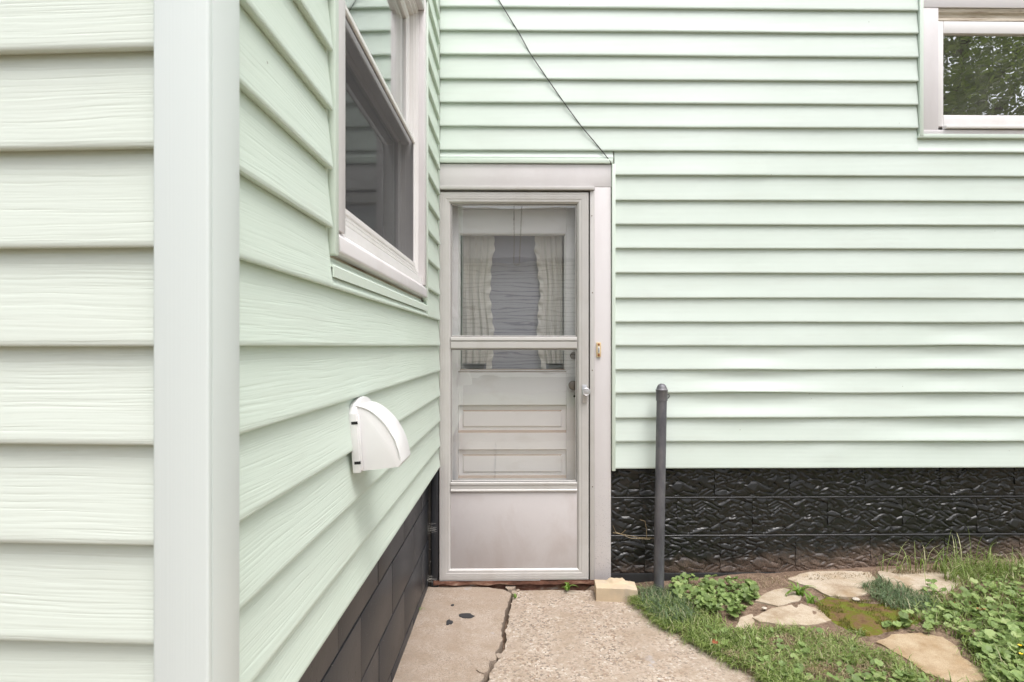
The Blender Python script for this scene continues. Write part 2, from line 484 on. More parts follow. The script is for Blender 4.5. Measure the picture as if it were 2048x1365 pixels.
MAT = {
    'casing_mould': m_mould(),
    'siding_grain': m_siding('wood_grain_vinyl_siding', (0.635, 0.73, 0.64), True),
    'siding_faded': m_siding('faded_wood_grain_siding', (0.67, 0.73, 0.655), True),
    'siding_rib': m_siding('ribbed_green_siding', (0.655, 0.735, 0.675), False),
    'trim_green': m_plain('green_vinyl_trim', (0.64, 0.73, 0.64), 0.42, 0.03, 0.0001),
    'post': m_vinyl_post(),
    'casing': m_plain('white_aluminium_casing', (0.69, 0.665, 0.665), 0.42, 0.04, 0.0006, 18, stain=(0.42, 0.37, 0.34), stain_amt=0.20),
    'sash': m_plain('white_vinyl_sash', (0.80, 0.785, 0.77), 0.38, 0.03, 0.0002, 22, stain=(0.45, 0.40, 0.33), stain_amt=0.15),
    'stormdoor': m_plain('storm_door_aluminium', (0.53, 0.515, 0.495), 0.40, 0.06, 0.0003, 26, stain=(0.36, 0.32, 0.27), stain_amt=0.30, stain_scale=6.0),
    'kick': m_plain('kick_panel_aluminium', (0.56, 0.53, 0.525), 0.50, 0.08, 0.0006, 14, stain=(0.38, 0.31, 0.28), stain_amt=0.45, stain_scale=5.0),
    'gap': m_plain('dark_gasket_gap_shadow', (0.03, 0.028, 0.025), 0.8),
    'innerdoor': m_dusty_paint(),
    'glass_door': m_glass('storm_door_glass', 3.5, 0.00030, (1, 1, 1), 0.025, (3.0, 3, 11.0)),
    'glass_inner': m_glass('inner_door_glass', 1.6, 0.0002, (1, 1, 1), 0.03, (2, 2, 5)),
    'glass_side': m_glass('side_window_glass', 1.5, 0.00008, (0.9, 0.93, 0.92), 0.03, (2, 2, 2)),
    'glass_rear': m_glass('rear_window_glass', 15.0, 0.0004, (0.35, 0.38, 0.38), 0.08, (9, 9, 7), 0.010),  # dusty film raised as painted haze to lift the dark reflection
    'screen': m_screen(),
    'rock': m_rock_block(),
    'block': m_smooth_block(),
    'blackboard': m_cobweb_black(),
    'mortar_black': m_plain('black_painted_mortar', (0.030, 0.030, 0.031), 0.32, 0.2, 0.0008, 20),
    'slab_plain': m_concrete('trowelled_concrete', (0.45, 0.37, 0.30), False),
    'slab_agg': m_concrete('exposed_aggregate_concrete', (0.47, 0.39, 0.315), True),
    'soil': m_soil(),
    'stone': m_stone(),
    'stone_tan': m_stone('tan_flagstone', (0.86, 0.79, 0.68)),
    'moss': m_moss(),
    'grass': m_leafy('grass_blades', [(0.0, (0.14, 0.20, 0.055)), (0.4, (0.25, 0.34, 0.09)), (0.72, (0.37, 0.47, 0.15)), (0.88, (0.48, 0.55, 0.23)), (1.0, (0.62, 0.54, 0.36))], 0.5, 0.38),
    'dark_grass': m_leafy('blue_green_grass', [(0.0, (0.08, 0.13, 0.065)), (0.5, (0.14, 0.21, 0.10)), (0.85, (0.22, 0.29, 0.15)), (1.0, (0.42, 0.38, 0.25))], 0.5, 0.25),
    'straw': m_leafy('straw_thatch', [(0.0, (0.20, 0.14, 0.08)), (0.6, (0.34, 0.26, 0.15)), (1.0, (0.46, 0.38, 0.25))], 0.8, 0.1),
    'ivy': m_leafy('ground_ivy_leaf', [(0.0, (0.14, 0.20, 0.06)), (0.5, (0.22, 0.32, 0.10)), (0.85, (0.31, 0.42, 0.14)), (1.0, (0.42, 0.50, 0.21))], 0.5, 0.3),
    'mosstip': m_leafy('moss_tip', [(0.0, (0.10, 0.10, 0.02)), (0.5, (0.16, 0.17, 0.03)), (1.0, (0.26, 0.20, 0.07))], 0.8, 0.2),
    'weed': m_leafy('bright_weed_leaf', [(0.0, (0.144, 0.276, 0.036)), (1.0, (0.22, 0.36, 0.07))], 0.45, 0.3),
    'treeleaf': m_leafy('tree_leaf', [(0.0, (0.10, 0.115, 0.06)), (0.6, (0.15, 0.165, 0.085)), (1.0, (0.20, 0.21, 0.11))], 0.5, 0.45),
    'bark': m_plain('bark', (0.10, 0.075, 0.055), 0.9, 0.3, 0.01, 12),
    'white_plastic': m_plain('white_vent_plastic', (0.71, 0.705, 0.70), 0.4, 0.03, 0.0002, 20, stain=(0.55, 0.52, 0.46), stain_amt=0.2),
    'dark': m_plain('dark_void', (0.012, 0.012, 0.012), 0.9),
    'room': m_plain('interior_paint', (0.42, 0.40, 0.37), 0.8),
    'backdrop': m_plain('blue_grey_backdrop_cloth', (0.33, 0.33, 0.37), 0.9, 0.04, 0.0008, 20),  # tone stands in for the dim interior and reflections
    'curtain': m_curtain(),
    'pipe': m_pipe(),
    'brick': m_plain('buff_concrete_brick', (0.55, 0.44, 0.30), 0.9, 0.2, 0.003, 60, stain=(0.40, 0.34, 0.28), stain_amt=0.7, stain_scale=11.0),
    'old_wood': m_weathered_wood(),
    'sillwood': m_threshold(),
    'steel': m_plain('brushed_aluminium', (0.55, 0.55, 0.56), 0.38, 0.05, 0.0002, 40, metal=0.6),
    'dull_metal': m_plain('tarnished_brass', (0.22, 0.19, 0.16), 0.4, 0.2, 0.0005, 40, metal=0.5),
    'rust': m_plain('rusty_screw', (0.28, 0.09, 0.03), 0.8, 0.3, 0.001, 90),
    'bell': m_plain('yellowed_ivory_plastic', (0.66, 0.52, 0.30), 0.5, 0.12, 0.0004, 60, stain=(0.42, 0.20, 0.06), stain_amt=0.8, stain_scale=90.0),
    'wire': m_plain('black_cable', (0.02, 0.02, 0.02), 0.6),
    'tar': m_plain('tar_spot', (0.03, 0.03, 0.032), 0.6, 0.3, 0.002, 60),
    'web': m_plain('dusty_cobweb', (0.55, 0.54, 0.50), 0.9),
    'deadleaf': m_plain('dead_leaf', (0.30, 0.10, 0.04), 0.7, 0.3, 0.002, 60),
    'flower': m_plain('yellow_petal', (0.75, 0.52, 0.02), 0.6),
    'pebble': m_plain('pebble', (0.48, 0.43, 0.36), 0.8, 0.2, 0.002, 60),
    'neigh': m_plain('neighbour_white_siding', (0.80, 0.80, 0.79), 0.6, 0.03),
    'shingle': m_plain('grey_shingles', (0.12, 0.115, 0.11), 0.9, 0.3, 0.004, 12),
    'roofpale': m_plain('pale_metal_roof', (0.62, 0.64, 0.70), 0.4),
}

# ------------------------------------------------------------------ mesh helpers
class MB:
    def __init__(s): s.v = []; s.f = []
    def add(s, vs, fs):
        o = len(s.v); s.v.extend(vs); s.f.extend([tuple(i + o for i in f) for f in fs])
    def box(s, x0, x1, y0, y1, z0, z1):
        s.add([(x0, y0, z0), (x1, y0, z0), (x1, y1, z0), (x0, y1, z0), (x0, y0, z1), (x1, y0, z1), (x1, y1, z1), (x0, y1, z1)],
              [(0, 3, 2, 1), (4, 5, 6, 7), (0, 1, 5, 4), (1, 2, 6, 5), (2, 3, 7, 6), (3, 0, 4, 7)])
    def mesh(s, name, smooth=None):
        me = bpy.data.meshes.new(name)
        me.from_pydata([tuple(p) for p in s.v], [], s.f)
        if smooth is not None:
            me.polygons.foreach_set('use_smooth', [True] * len(me.polygons))
            me.set_sharp_from_angle(angle=R(smooth))
        me.update()
        return me


def obj(name, mesh, mat, parent=None, label=None, kind=None):
    if isinstance(mesh, MB):
        mesh = mesh.mesh(name)
    o = bpy.data.objects.new(name, mesh)
    COL.objects.link(o)
    if mat is not None and len(mesh.materials) == 0:
        mesh.materials.append(MAT[mat] if isinstance(mat, str) else mat)
    if parent is not None:
        o.parent = parent
    if label: o['label'] = label
    if kind: o['kind'] = kind
    return o


def empty(name, label=None, cat=None, mw=None, kind=None, group=None):
    o = bpy.data.objects.new(name, None)
    COL.objects.link(o)
    o.empty_display_size = 0.1
    if mw is not None: o.matrix_world = mw
    if label: o['label'] = label
    if cat: o['category'] = cat
    if kind: o['kind'] = kind
    if group: o['group'] = group
    return o


def tag(o, label, cat, group=None, kind=None):
    o['label'] = label
    if cat: o['category'] = cat
    if group: o['group'] = group
    if kind: o['kind'] = kind
    return o


def bevel_mesh(me, width, seg=2, smooth=35):
    bm = bmesh.new(); bm.from_mesh(me)
    bmesh.ops.recalc_face_normals(bm, faces=bm.faces)
    es = [e for e in bm.edges if len(e.link_faces) == 2 and e.calc_face_angle(0) > R(25)]
    bmesh.ops.bevel(bm, geom=es, offset=width, segments=seg, profile=0.5, affect='EDGES', clamp_overlap=True)
    bm.to_mesh(me); bm.free()
    me.polygons.foreach_set('use_smooth', [True] * len(me.polygons))
    me.set_sharp_from_angle(angle=R(smooth))
    return me


def bbox(name, parent, mat, x0, x1, n0, n1, z0, z1, bev=0.0015, label=None):
    """a bevelled board in wall coordinates; n is measured outward from the wall plane (local -y)"""
    b = MB(); b.box(x0, x1, -n1, -n0, z0, z1)
    me = b.mesh(name)
    if bev: bevel_mesh(me, bev)
    return obj(name, me, mat, parent, label)


def prism(pts2, a0, a1, plane='xz'):
    """closed 2D outline extruded; 'xz' along y, 'nz' (x = -n) along x"""
    b = MB(); k = len(pts2)
    for a in (a0, a1):
        for (p, q) in pts2:
            b.v.append((p, a, q) if plane == 'xz' else ((a, -p, q) if plane == 'nz' else (p, q, a)))
    b.f.append(tuple(range(k))); b.f.append(tuple(reversed(range(k, 2 * k))))
    for i in range(k):
        j = (i + 1) % k
        b.f.append((i, i + k, j + k, j))
    return b


def fixn(me):
    bm = bmesh.new(); bm.from_mesh(me)
    bmesh.ops.recalc_face_normals(bm, faces=bm.faces)
    bm.to_mesh(me); bm.free()
    return me


def tube(pts, rad, sides=6, close=False):
    b = MB(); n = len(pts); pts = [Vector(p) for p in pts]
    if not hasattr(rad, '__len__'): rad = [rad] * n
    up = Vector((0.13, 0.31, 0.94))
    for i in range(n):
        if close: t = pts[(i + 1) % n] - pts[i - 1]
        else: t = pts[min(i + 1, n - 1)] - pts[max(i - 1, 0)]
        t.normalize()
        a = t.cross(up)
        if a.length < 1e-3: a = t.cross(Vector((1, 0, 0)))
        a.normalize(); c = t.cross(a)
        for k in range(sides):
            an = 2 * math.pi * k / sides
            b.v.append(tuple(pts[i] + (a * math.cos(an) + c * math.sin(an)) * rad[i]))
    m = n if close else n - 1
    for i in range(m):
        j = (i + 1) % n
        for k in range(sides):
            l = (k + 1) % sides
            b.f.append((i * sides + k, i * sides + l, j * sides + l, j * sides + k))
    if not close:
        b.f.append(tuple(reversed(range(sides)))); b.f.append(tuple(range((n - 1) * sides, n * sides)))
    return b


def lathe(prof, seg=24, axis='z'):
    b = MB(); n = len(prof)
    for (r, h) in prof:
        for k in range(seg):
            a = 2 * math.pi * k / seg
            c, s_ = r * math.cos(a), r * math.sin(a)
            b.v.append((c, s_, h) if axis == 'z' else (c, -h, s_))
    for i in range(n - 1):
        for k in range(seg):
            l = (k + 1) % seg
            b.f.append((i * seg + k, i * seg + l, (i + 1) * seg + l, (i + 1) * seg + k))
    b.f.append(tuple(range((n - 1) * seg, n * seg)))
    b.f.append(tuple(reversed(range(seg))))
    return b


def shift(b, dx=0, dy=0, dz=0):
    b.v = [(x + dx, y + dy, z + dz) for (x, y, z) in b.v]
    return b


# ------------------------------------------------------------------ wall frames (local x along wall, local -y outward, z up)
TR = 0.013                                       # the rear wall runs slightly away to the right
CX, CY = -0.390, 3.000                           # inside corner on the ground
th = math.atan(TR)
REAR = Matrix.Translation((CX, CY, 0)) @ Matrix.Rotation(th, 4, 'Z')
TS = 16.0 / FPX
SX0 = -0.432
ts = math.atan(TS)
SIDE = Matrix.Translation((SX0, 0, 0)) @ Matrix.Rotation(math.pi / 2 - ts, 4, 'Z')
TF = 0.050
FX, FY = -0.455, 0.762                           # front wall, at the corner post
FRONT = Matrix.Translation((FX, FY, 0)) @ Matrix.Rotation(-math.atan(TF), 4, 'Z')


def rear(px, py, n=0.0):
    """photo pixel on the rear wall plane (offset n outward) -> wall x, z"""
    a = (px - 1024.0) / FPX
    y0 = CY - n
    X = a * (y0 - TR * CX) / (1 - a * TR)
    Y = y0 + TR * (X - CX)
    return (X - CX) / math.cos(th), CAMZ - (py - HOR) / FPX * Y
def rx(px, n=0.0): return rear(px, 692, n)[0]
def rz(py, px=1100, n=0.0): return rear(px, py, n)[1]


def side(px, py, n=0.0):
    a = (1024.0 - px) / FPX + TS
    Y = (-SX0 - n) / a
    return Y / math.cos(ts), CAMZ - (py - HOR) / FPX * Y


def rand_seq(*key): return random.Random(hash(key) & 0xffffff)


# ------------------------------------------------------------------ siding planks
LIP = 0.0175
def plank_mesh(x0, x1, zb, zt, seg=1, warp=None, lip=LIP, x1skew=0.0):
    prof = [(-0.004, zb + 0.004), (lip * 0.72, zb + 0.0002), (lip * 0.93, zb + 0.0008), (lip, zb + 0.003), (lip - 0.0006, zb + 0.010)]
    for t in (0.25, 0.42, 0.58, 0.74, 0.88):
        prof.append((lip + (0.0028 - lip) * t, zb + (zt - zb) * t))
    prof += [(0.0026, zt - 0.0005), (-0.002, zt + 0.010), (-0.004, zt + 0.010)]
    b = MB(); k = len(prof)
    for i in range(seg + 1):
        x = x0 + (x1 - x0) * i / seg
        for (n, z) in prof:
            dn = dz = 0.0
            if warp is not None:
                t = min(1.0, max(0.0, (z - zb) / (zt - zb)))
                if n > 0: dn, dz = warp(x, t)
            b.v.append((x, -(n + dn), z + dz))
    for i in range(seg):
        for j in range(k):
            l = (j + 1) % k
            b.f.append((i * k + j, i * k + l, (i + 1) * k + l, (i + 1) * k + j))
    b.f.append(tuple(range(k))); b.f.append(tuple(reversed(range(seg * k, (seg + 1) * k))))
    me = b.mesh('plank')
    fixn(me)
    me.polygons.foreach_set('use_smooth', [True] * len(me.polygons))
    me.set_sharp_from_angle(angle=R(38))
    return me


def wav(seed, amp, x):
    return amp * (mnoise.noise((x * 0.9, seed * 3.7, 0.3)) + 0.5 * mnoise.noise((x * 2.3, seed * 1.3, 5.1)))


# ================================================================== GROUND
def g_h(X, Y):
    h = 0.010 + 0.058 * max(0.0, X - 0.66) ** 0.9 - 0.014 * max(0, 2.9 - Y) * max(0, min(1, X - 0.7))
    h += 0.012 * mnoise.noise((X * 4.1, Y * 4.1, 1.7)) + 0.004 * mnoise.noise((X * 17, Y * 17, 2.2))
    return h

SLAB_R = [(0.405, 2.985), (0.60, 2.87), (0.635, 2.72), (0.70, 2.55), (0.80, 2.42), (0.875, 2.28), (0.957, 2.15), (1.06, 1.95), (1.13, 1.6), (1.16, 0.9), (1.16, -1.6)]
def slab_edge_x(Y):
    p = SLAB_R
    if Y >= p[0][1]: return p[0][0]
    for (a, b) in zip(p, p[1:]):
        if b[1] <= Y <= a[1]:
            t = (a[1] - Y) / (a[1] - b[1]); return a[0] + (b[0] - a[0]) * t
    return p[-1][0]

def ground_z(X, Y):
    e = X - slab_edge_x(Y)
    if Y < -1.6: return -0.012
    if X < -0.45: return -0.02
    t = max(0.0, min(1.0, (e + 0.05) / 0.06))
    near = -0.055 + (g_h(X, Y) + 0.055) * t
    if X > 4: near *= max(0, 1 - (X - 4) / 4)
    return near

def ground_at(px, py):
    """photo pixel -> world point on the lawn"""
    z = 0.02
    for _ in range(12):
        Y = (CAMZ - z) * FPX / (py - HOR)
        X = (px - 1024) / FPX * Y
        z = g_h(X, Y)
    return Vector((X, Y, z))

xs = [-400, -120, -40, -15, -6, -2.5, -1.0] + list(np.arange(-0.6, 3.6, 0.03)) + [3.8, 4.2, 5, 6.5, 10, 20, 50, 140, 400]
ys = [-400, -140, -50, -20, -9, -4, -2, -1.61, -1.0, 0, 0.8, 1.3] + list(np.arange(1.6, 3.14, 0.03)) + [3.3, 4, 8, 25, 90, 400]
gb = MB()
for yy in ys:
    for xx in xs:
        gb.v.append((float(xx), float(yy), ground_z(float(xx), float(yy)) if -30 < xx < 30 and -30 < yy < 30 else -0.012))
nx = len(xs)
for j in range(len(ys) - 1):
    for i in range(nx - 1):
        gb.f.append((j * nx + i, j * nx + i + 1, (j + 1) * nx + i + 1, (j + 1) * nx + i))
obj('ground', gb.mesh('ground', 60), 'soil', kind='structure')

# ------------------------------------------------------------------ concrete path: two slabs parted by a crack
path = empty('path', 'buff concrete path cracked into two slabs in front of the storm door', None, Matrix.Translation((0.2, 2.3, 0)), 'structure')

def rough_line(pts, step, amp, seed):
    out = []
    for (a, b) in zip(pts, pts[1:]):
        a, b = Vector(a), Vector(b)
        n = max(1, int((b - a).length / step))
        d = (b - a).normalized() if (b - a).length > 0 else Vector((1, 0))
        nn = Vector((-d.y, d.x))
        for i in range(n):
            p = a + (b - a) * (i / n)
            out.append(tuple(p + nn * amp * (mnoise.noise((p.x * 23 + seed, p.y * 23, seed)) + 0.6 * mnoise.noise((p.x * 70 + seed, p.y * 70, seed)))))
    out.append(tuple(pts[-1]))
    return out

def slab(name, poly, top, thick, mat, parent, bev=0.006, label=None, zfun=None, inv=None):
    bm = bmesh.new()
    vs = [bm.verts.new((x, y, top)) for (x, y) in poly]
    f = bm.faces.new(vs)
    if f.normal.z < 0: f.normal_flip()
    ins = bmesh.ops.inset_region(bm, faces=[f], thickness=bev, depth=0.0)
    inner = set(f.verts)
    for v in bm.verts:
        if v not in inner: v.co.z -= bev * 0.8
    outer = [e for e in bm.edges if len(e.link_faces) == 1]
    ex = bmesh.ops.extrude_edge_only(bm, edges=outer)
    for v in ex['geom']:
        if isinstance(v, bmesh.types.BMVert): v.co.z = top - thick
    bmesh.ops.triangulate(bm, faces=[q for q in bm.faces if len(q.verts) > 4])
    bmesh.ops.recalc_face_normals(bm, faces=bm.faces)
    if zfun:
        for v in bm.verts: v.co.z += zfun(v.co.x, v.co.y)
    me = bpy.data.meshes.new(name); bm.to_mesh(me); bm.free()
    me.polygons.foreach_set('use_smooth', [True] * len(me.polygons)); me.set_sharp_from_angle(angle=R(50))
    if inv is not None: me.transform(inv)
    return obj(name, me, mat, parent, label)

def flat(px, py, z=0.0):
    Y = (CAMZ - z) * FPX / (py - HOR)
    return ((px - 1024) / FPX * Y, Y)
crack = [flat(*p) for p in [(1022, 1190), (1017, 1212), (1008, 1235), (1004, 1262), (1002, 1292), (990, 1310), (974, 1340), (962, 1366)]] + [(-0.125, 1.9), (-0.13, 1.2), (-0.11, 0.3), (-0.11, -1.5)]
inv = Matrix.Translation((-0.2, -2.3, 0))
cl = rough_line(crack, 0.012, 0.010, 1.0)
left_poly = cl + [(-0.470, -1.5), (-0.468, 2.985)] + rough_line([(-0.45, 2.99), (-0.30, 3.0), (-0.12, 2.985), (crack[0][0] - 0.03, 2.95)], 0.012, 0.010, 4.0)
slab('slab', left_poly, 0.006, 0.12, 'slab_plain', path, 0.006, 'smoother buff concrete slab along the black foundation', inv=inv)
cr = [(x + 0.020 + 0.014 * mnoise.noise((y * 11, 3.3, 0)) + 0.006 * mnoise.noise((y * 60, 1.3, 0)), y) for (x, y) in cl]
right_poly = list(reversed(cr)) + rough_line([(0.02, 2.955), (0.20, 2.965), (0.405, 2.96)], 0.015, 0.006, 8.0) + rough_line([(0.405, 2.96)] + SLAB_R[1:], 0.015, 0.010, 2.0) + [(1.16, -1.6)]
slab('slab', right_poly, 0.0, 0.12, 'slab_agg', path, 0.008, 'pebbly exposed aggregate concrete slab curving to the lawn', inv=inv)
# tar spots on the smoother slab
for (px, py, rx_, ry_, sd_) in [(931, 1233, 0.036, 0.018, 1), (898, 1246, 0.014, 0.017, 2), (905, 1211, 0.008, 0.006, 3)]:
    c = flat(px, py, 0.006); pl = []
    for k in range(18):
        a = 2 * math.pi * k / 18; q = 1 + 0.45 * mnoise.noise((math.cos(a) * 1.6, math.sin(a) * 1.6, sd_ * 4.4))
        pl.append((c[0] + math.cos(a) * rx_ * q, c[1] + math.sin(a) * ry_ * q * 1.4))
    slab('tar_spot', pl, 0.0085, 0.003, 'tar', path, 0.001, inv=inv)
# crumbled pieces along the crack
for (px, py, r_, sd_) in [(1022, 1176, 0.035, 1), (1028, 1190, 0.022, 2), (1000, 1313, 0.020, 3), (983, 1318, 0.030, 4), (966, 1342, 0.032, 5), (1036, 1182, 0.012, 6)]:
    c = flat(px, py, 0.0); pl = []
    for k in range(9):
        a = 2 * math.pi * k / 9; q = 1 + 0.5 * mnoise.noise((math.cos(a) * 1.3, math.sin(a) * 1.3, sd_ * 2.4))
        pl.append((c[0] + math.cos(a) * r_ * q * 0.75, c[1] + math.sin(a) * r_ * q))
    slab('crumb', pl, 0.004 + 0.004 * (sd_ % 3), 0.05, 'slab_plain', path, 0.005, inv=inv)

# ================================================================== REAR WALL
rear_wall = empty('siding_wall', 'wide pale green lap siding wall behind the storm door and grey post', 'wall', REAR)
rows = [-123, -75, -28, 19, 65.5, 113.5, 161.5, 208.5, 256, 303.5, 352, 402, 450, 498, 547, 597, 645, 692, 740, 787, 836, 884, 937]
zs = [rz(p) for p in rows]
zs = [zs[0] + 0.127 * k for k in (6, 5, 4, 3, 2, 1)] + zs
XR_END = 5.2
door_r = rx(1226)
door_top = rz(322)
win_l = rx(1834)
win_b = rz(277, 1900)
win_r = win_l + 1.28
win_t = win_b + 0.80
bul = {787: [(1500, 120, 0.011, 0.008), (1900, 90, 0.007, 0.003)], 836: [(1490, 140, 0.010, 0.002), (1930, 120, 0.008, 0.004)],
       740: [(1500, 70, 0.007, 0.003), (1915, 110, 0.009, 0.004)], 692: [(1925, 70, 0.006, 0.003)], 884: [(1915, 120, 0.009, 0.003), (1660, 60, -0.003, 0)], 937: [(1660, 30, -0.004, 0)]}
BUL = {}
for r_, lst in bul.items():
    BUL[round(rz(r_), 4)] = [(rx(c), w_ / FPX * 3.0, a_, l_) for (c, w_, a_, l_) in lst]

def rear_warp(zb, seed):
    L = BUL.get(round(zb, 4), [])
    def f(x, t):
        dn = wav(seed, 0.0022, x) * math.sin(math.pi * min(1, t * 1.05)) + wav(seed + 9, 0.0010, x)
        dz = wav(seed + 31, 0.0022, x)
        for (c, w_, a_, l_) in L:
            e = math.exp(-((x - c) / w_) ** 2)
            dn += 0.7 * a_ * e * math.cos(1.5 * math.pi * t) * (1 - t ** 4)
            dz += l_ * e * (1 - t)
        return dn, dz
    return f

seam = rx(1528)
for i, zb in enumerate(zs):
    if i == 0: continue
    zt = zs[i - 1]
    spans = []
    x_left = 0.012
    if zb < door_top - 0.002:
        if zt > door_top + 0.004:           # the row the door head cuts
            spans.append((x_left, door_r - 0.001, door_top + 0.006, zt))
        x_left = door_r + 0.006
    if zt > win_b + 0.005 and zb < win_t:
        spans.append((x_left, win_l - 0.004, zb, zt))
        spans.append((win_r + 0.004, XR_END, zb, zt))
        if zb < win_b - 0.01: spans.append((win_l - 0.003, win_r + 0.003, zb, win_b - 0.004))
        if zt > win_t + 0.01: spans.append((win_l - 0.003, win_r + 0.003, win_t + 0.004, zt))
    elif abs(zb - rz(303.5)) < 1e-4 or abs(zb - rz(352)) < 1e-4:
        spans.append((x_left, seam + 0.004, zb, zt, 0.0024)); spans.append((seam - 0.02, XR_END, zb, zt))
    else:
        spans.append((x_left, XR_END, zb, zt))
    for s_ in spans:
        n = max(2, int((s_[1] - s_[0]) / 0.06))
        me = plank_mesh(s_[0], s_[1], s_[2], s_[3], n, rear_warp(zb, i), LIP + (s_[4] if len(s_) > 4 else 0))
        obj('plank', me, 'siding_rib', rear_wall)
# sheathing behind the planks, added unseen to block light, in panels round the openings
zb_sh, zt_sh = 0.69, zs[0]
dx0, dx1, dzt = 0.030, rx(1172), rz(392)
wx0, wx1, wz0, wz1 = rx(1872), win_r - 0.10, rz(262, 1950), rz(28, 1950)
for (a, b, c, d) in [(-0.10, dx0, -0.2, zt_sh), (dx0, dx1, dzt, zt_sh), (dx1, rx(1222), -0.2, zt_sh), (rx(1222), wx0, zb_sh, zt_sh), (wx0, wx1, zb_sh, wz0), (wx0, wx1, wz1, zt_sh), (wx1, XR_END, zb_sh, zt_sh)]:
    bbox('light_block_sheathing', rear_wall, 'old_wood', a, b, -0.10, -0.012, c, d, 0)
# green trim: inside corner lip, J channel round the door and window
bbox('corner_trim', rear_wall, 'trim_green', 0.001, 0.0095, -0.010, 0.019, 0.63, zt_sh, 0.002)
jt = bbox('door_trim', rear_wall, 'trim_green', 0.010, rx(1225), 0.0, 0.024, rz(329), rz(320), 0.002)
bbox('door_trim', rear_wall, 'trim_green', rx(1222.5), rx(1229.5), 0.0, 0.024, rz(941), rz(330), 0.002)
bbox('window_trim', rear_wall, 'trim_green', win_l - 0.001, rx(1841), 0.0, 0.024, win_b + 0.004, win_t, 0.002)
bbox('window_trim', rear_wall, 'trim_green', win_l - 0.004, win_r, 0.0, 0.022, rz(279, 1950), rz(271.5, 1950), 0.002)
bbox('window_trim', rear_wall, 'trim_green', win_r - 0.02, win_r + 0.002, 0.0, 0.024, win_b + 0.004, win_t, 0.002)

# ------------------------------------------------------------------ rear foundation: pressed rock face blocks, gloss black
BL, BH = 0.4064, 0.2035
def rock_height(seed, nxg=132, nzg=66):
    """pressed face: two sets of slanting lozenge facets that cut across each other"""
    rs = np.random.RandomState(seed)
    W, H = BL - 0.002, BH - 0.002
    X, Z = np.meshgrid(np.linspace(0, W, nxg), np.linspace(0, H, nzg))
    def layer(ang, ecc, n):
        cx = rs.uniform(-0.02, W + 0.02, n); cz = rs.uniform(-0.02, H + 0.02, n)
        for _ in range(2):                      # spread the seeds a little
            for k in range(n):
                d = np.hypot(cx - cx[k], (cz - cz[k]) * 1.6); d[k] = 9
                q = d.argmin()
                if d[q] < 0.022: cx[k] += (cx[k] - cx[q]) * 0.5; cz[k] += (cz[k] - cz[q]) * 0.5
        hg = rs.uniform(0.35, 1.25, n); tu = rs.uniform(-.10, .10, n); tv = rs.uniform(-0.24, 0.08, n)
        wx = X + 0.003 * np.sin(Z * 55 + seed); wz = Z + 0.003 * np.sin(X * 40 + seed)
        f1 = np.full(X.shape, 9.0); f2 = np.full(X.shape, 9.0); ix = np.zeros(X.shape, int)
        for k in range(n):
            dx, dz = wx - cx[k], wz - cz[k]
            u = dx * math.cos(ang) + dz * math.sin(ang); v = -dx * math.sin(ang) + dz * math.cos(ang)
            d = np.sqrt(u ** 2 / ecc + v ** 2 * ecc)
            m = d < f1
            f2 = np.where(m, f1, np.minimum(f2, d)); f1 = np.where(m, d, f1); ix = np.where(m, k, ix)
        e = np.clip((f2 - f1) / 0.021, 0, 1) ** 0.85
        return 0.0066 * hg[ix] * e + tu[ix] * (X - cx[ix]) + tv[ix] * (Z - cz[ix])
    h = np.maximum(layer(0.42, 2.2, 70), layer(-0.36, 2.6, 60)) - 0.0015
    ze = np.minimum(Z, H - Z)
    h *= np.clip(ze / 0.012, 0, 1) ** 0.7
    return X, Z, h

def rock_mesh(field, cut=0):
    X, Z, h = field
    X, Z, h = X[:, cut:], Z[:, cut:], h[:, cut:]
    b = MB(); nz_, nx_ = X.shape
    for j in range(nz_):
        for i in range(nx_):
            b.v.append((X[j, i] + 0.001, -(h[j, i]), Z[j, i] + 0.001))
    for j in range(nz_ - 1):
        for i in range(nx_ - 1):
            b.f.append((j * nx_ + i, j * nx_ + i + 1, (j + 1) * nx_ + i + 1, (j + 1) * nx_ + i))
    # skirt back into the wall
    ring = list(range(nx_)) + [j * nx_ + nx_ - 1 for j in range(1, nz_)] + [(nz_ - 1) * nx_ + i for i in range(nx_ - 2, -1, -1)] + [j * nx_ for j in range(nz_ - 2, 0, -1)]
    o = len(b.v)
    for q in ring: b.v.append((b.v[q][0], 0.03, b.v[q][2]))
    for q in range(len(ring)):
        r2 = (q + 1) % len(ring); b.f.append((ring[q], o + q, o + r2, ring[r2]))
    me = b.mesh('block', 30); me.materials.append(MAT['rock'])
    return me
rock_fields = [rock_height(q) for q in (3, 11, 29, 47)]
rock_meshes = [rock_mesh(f) for f in rock_fields]
FN = -0.036
fx0 = rx(1221)
z_c1 = rz(995, 1500, FN); z_c2 = z_c1 - BH; z_c3 = z_c2 - BH
found = empty('foundation_wall', 'glossy black rock face block foundation under the wide siding wall', 'foundation', REAR @ Matrix.Translation((fx0, 0, 0)))
FT = -0.0
rr = rand_seq('rock')
xoff = {0: rx(1429, FN) - fx0, 1: rx(1429, FN) - fx0 - BL / 2, 2: rx(1429, FN) - fx0 + 0.03}
for ci, z0 in enumerate((z_c1, z_c2, z_c3)):
    x = xoff[ci]
    while x > 0: x -= BL
    q = 0
    while x < XR_END - fx0 - BL:
        x0 = max(x, 0.0)
        mi = (q * 3 + ci * 2 + (q // 2)) % 4
        if x < 0:
            me = rock_mesh(rock_fields[mi], int(-x / BL * 131))
        else:
            me = rock_meshes[mi]
        o = obj('block', me, None, found)
        o.location = (x, -FN, z0)
        x += BL; q += 1
